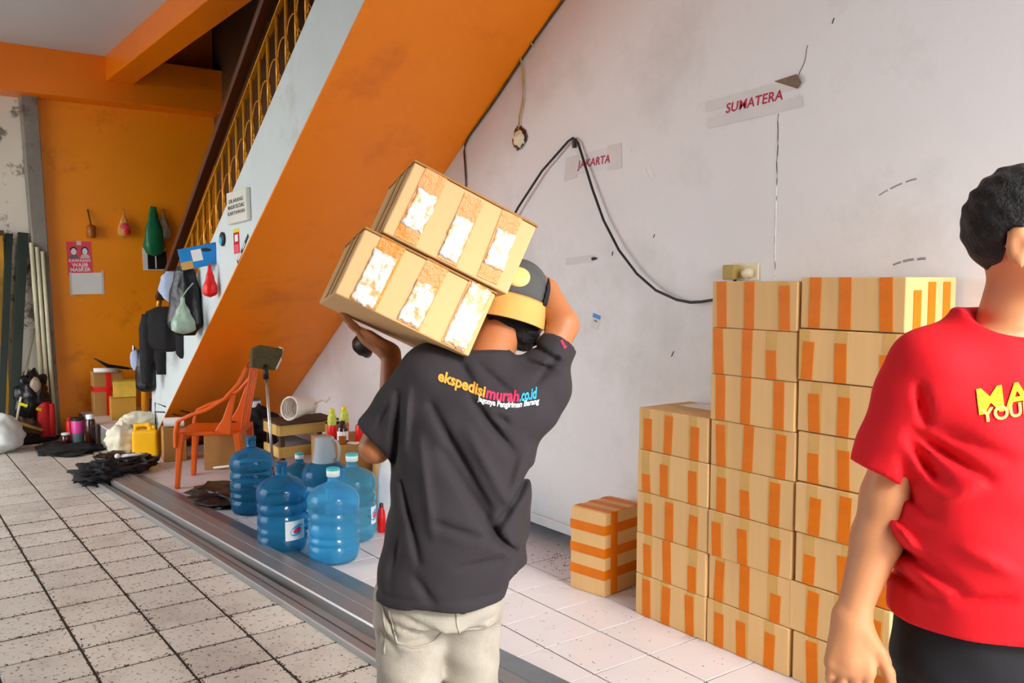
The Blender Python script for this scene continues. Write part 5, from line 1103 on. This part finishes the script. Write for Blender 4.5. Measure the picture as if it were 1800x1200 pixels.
# ================= the man in red
B2 = (0.905, 1.575, 0.0)
red = person_root('man in a bright red t-shirt with yellow chest lettering at right', B2[0], B2[1])
rf = Field((0.52, 1.34, 0.0), (1.30, 1.86, 1.74), 0.0072)
fdir = Vector((0.80, -0.60, 0)).normalized(); HR2 = Matrix((Vector((-fdir.y, fdir.x, 0)) * -1, fdir, Vector((0, 0, 1)))).transposed()
HC2 = (0.912, 1.555, 1.578)
PH2 = head(rf, HC2, HR2, 1.02)
rf.cap((0.893, 1.59, 1.38), (0.912, 1.575, 1.53), 0.060, 0.050, 0.03)
rf.loft([(0.905, 1.575, 0.82, 0.15, 0.11), (0.905, 1.575, 0.98, 0.155, 0.12), (0.895, 1.575, 1.2, 0.15, 0.11), (0.89, 1.58, 1.34, 0.15, 0.085), (0.885, 1.585, 1.41, 0.085, 0.06)], 0.02)
rf.cap((0.745, 1.575, 1.34), (0.690, 1.60, 1.10), 0.052, 0.043, 0.02).cap((0.690, 1.60, 1.10), (0.675, 1.60, 1.02), 0.043, 0.045, 0.02).cap((0.675, 1.60, 1.02), (0.622, 1.575, 0.885), 0.045, 0.028, 0.015)
rf.cap((1.04, 1.575, 1.34), (1.105, 1.60, 1.08), 0.052, 0.043, 0.02).cap((1.105, 1.60, 1.08), (1.13, 1.53, 0.885), 0.045, 0.028, 0.015)
for sx in (-1, 1):
    hx_ = 0.905 + sx * 0.085; dy = 0.10 * sx
    rf.cap((hx_, 1.575, 0.84), (hx_, 1.575 - 0.3 * dy, 0.45), 0.082, 0.052, 0.03).cap((hx_, 1.575 - 0.3 * dy, 0.45), (hx_, 1.60 + dy * 0.6, 0.08), 0.052, 0.036, 0.02).cap((hx_, 1.61 + dy * 0.6, 0.045), (hx_ + 0.01 * sx, 1.47 + dy * 0.6, 0.035), 0.036, 0.028, 0.02)
h1 = Field((0.50, 1.42, 0.64), (0.76, 1.68, 0.96), 0.0036)
h1.cap((0.640, 1.585, 0.93), (0.622, 1.575, 0.882), 0.034, 0.028, 0.01)
hand(h1, (0.622, 1.574, 0.885), (-0.06, -0.10, -1), (-0.35, -0.93, 0.05), (1, -0.3, 0), 1.08, (12, 20, 16), 0.05, (0.75, 0.55, 0.10))
h2 = Field((1.02, 1.34, 0.64), (1.26, 1.62, 0.96), 0.0045)
h2.cap((1.125, 1.545, 0.93), (1.13, 1.53, 0.882), 0.034, 0.028, 0.01)
hand(h2, (1.13, 1.53, 0.885), (0.05, -0.15, -1), (0.9, 0.3, 0.05), (0, -1, 0), 1.05, (14, 24, 20), 0.05, (0.75, 0.55, 0.10))
rbody = field_obj([rf, h1, h2], 'body', M_skin2, red, B2)
eyes(PH2, HR2, B2, red)
rs_ = Field((0.56, 1.36, 0.82), (1.26, 1.80, 1.50), 0.006)
rs_.loft([(0.912, 1.57, 0.86, 0.212, 0.155), (0.910, 1.57, 0.95, 0.212, 0.158), (0.905, 1.572, 1.06, 0.208, 0.152), (0.897, 1.575, 1.17, 0.182, 0.138), (0.893, 1.578, 1.28, 0.178, 0.126), (0.890, 1.582, 1.36, 0.160, 0.102), (0.886, 1.588, 1.41, 0.112, 0.078), (0.885, 1.59, 1.45, 0.075, 0.065)], 0.02, 2.3, z0=0.888, z1=1.448)
rs_.ell((0.893, 1.535, 1.462), (0.098, 0.098, 0.066), 0.012, 's')
rs_.cap((0.752, 1.578, 1.335), (0.682, 1.597, 1.145), 0.078, 0.063, 0.05, flat=True)
rs_.cap((1.035, 1.578, 1.335), (1.10, 1.595, 1.158), 0.078, 0.062, 0.05, flat=True)
Z2 = lambda px, py, D=1.44: ((px - 900) / 1554 * D, 1.5 - (py - 490) / 1554 * D)
for a, b, w, amp in (((1655, 775), (1760, 850), .010, .012), ((1650, 790), (1700, 870), .010, .012), ((1640, 830), (1680, 930), .012, .010), ((1610, 920), (1660, 1010), .012, -.010), ((1640, 1000), (1720, 1060), .012, .010), ((1660, 690), (1672, 760), .008, .012), ((1680, 900), (1740, 860), .014, -.008), ((1700, 1080), (1790, 1060), .010, .008), ((1650, 1060), (1690, 1090), .010, .008), ((1690, 770), (1790, 810), .012, .006), ((1600, 950), (1640, 1060), .012, .008), ((1720, 980), (1790, 1010), .012, -.006)):
    rs_.fold(Z2(*a), Z2(*b), w * 0.9, amp * 1.7)
rs_.wobble(0.0022, 36, 3)
rshirt = field_obj([rs_], 'tshirt', M_red, red, B2)
def chest(u, v): x0, z0 = Z2(1710, 716); return x0 + 0.030 + u, z0 + v + 0.20 * u
on_surface(text_mesh('MAKE', 0.058, 0.0, 0.0013, 0.0, 1.0, 'LEFT', 3), rshirt, B2, chest, M_yel_l, rshirt)
def chest2(u, v): x0, z0 = Z2(1716, 738); return x0 + 0.030 + u, z0 + v + 0.20 * u
on_surface(text_mesh('YOUR OWN', 0.030, 0.0, 0.0009, 0.0, 1.0, 'LEFT', 3), rshirt, B2, chest2, M_ylw_l, rshirt, lift=0.0032)
so_ = Field((0.62, 1.34, 0.38), (1.20, 1.80, 1.0), 0.008)
so_.loft([(0.905, 1.575, 0.80, 0.185, 0.135), (0.905, 1.575, 0.95, 0.172, 0.128)], 0.03, 2.4)
for sx in (-1, 1): so_.cap((0.905 + sx * 0.09, 1.575, 0.84), (0.905 + sx * 0.098, 1.575 - 0.03 * sx, 0.46), 0.105, 0.092, 0.03, flat=True)
so_.wobble(0.002, 40, 4)
field_obj([so_], 'shorts', M_short, red, B2)
rh = Field((0.74, 1.40, 1.42), (1.05, 1.72, 1.74), 0.005)
rh.ell(PH2(0, -0.012, 0.022), (0.086, 0.102, 0.102), 0.01, R=np.array(HR2), cut=lambda x, y, z: np.maximum(np.minimum(y - 0.062, 1.0), -(z + 0.096 - np.clip((y + 0.045) * 1.5, -0.03, 0.13))))
rh.ell(PH2(0.088, -0.012, -0.022), (0.03, 0.026, 0.036), 0.008, 's', R=np.array(HR2)).ell(PH2(-0.088, -0.012, -0.022), (0.03, 0.026, 0.036), 0.008, 's', R=np.array(HR2))
rh.wobble(0.0025, 130, 2)
field_obj([rh], 'hair', M_hair, red, B2)
for sx in (-1, 1):
    hx_ = 0.905 + sx * 0.085; dy = 0.10 * sx
    MB().prism([(hx_ + 0.048 * math.cos(a) * (1 if math.sin(a) > 0 else 0.85) - B2[0], 1.545 + dy * 0.6 + 0.135 * math.sin(a) - B2[1]) for a in np.linspace(0, 2 * math.pi, 24, endpoint=False)], 2, 0.0, 0.018).build('sandal', M_black, red, bevel=0.004)
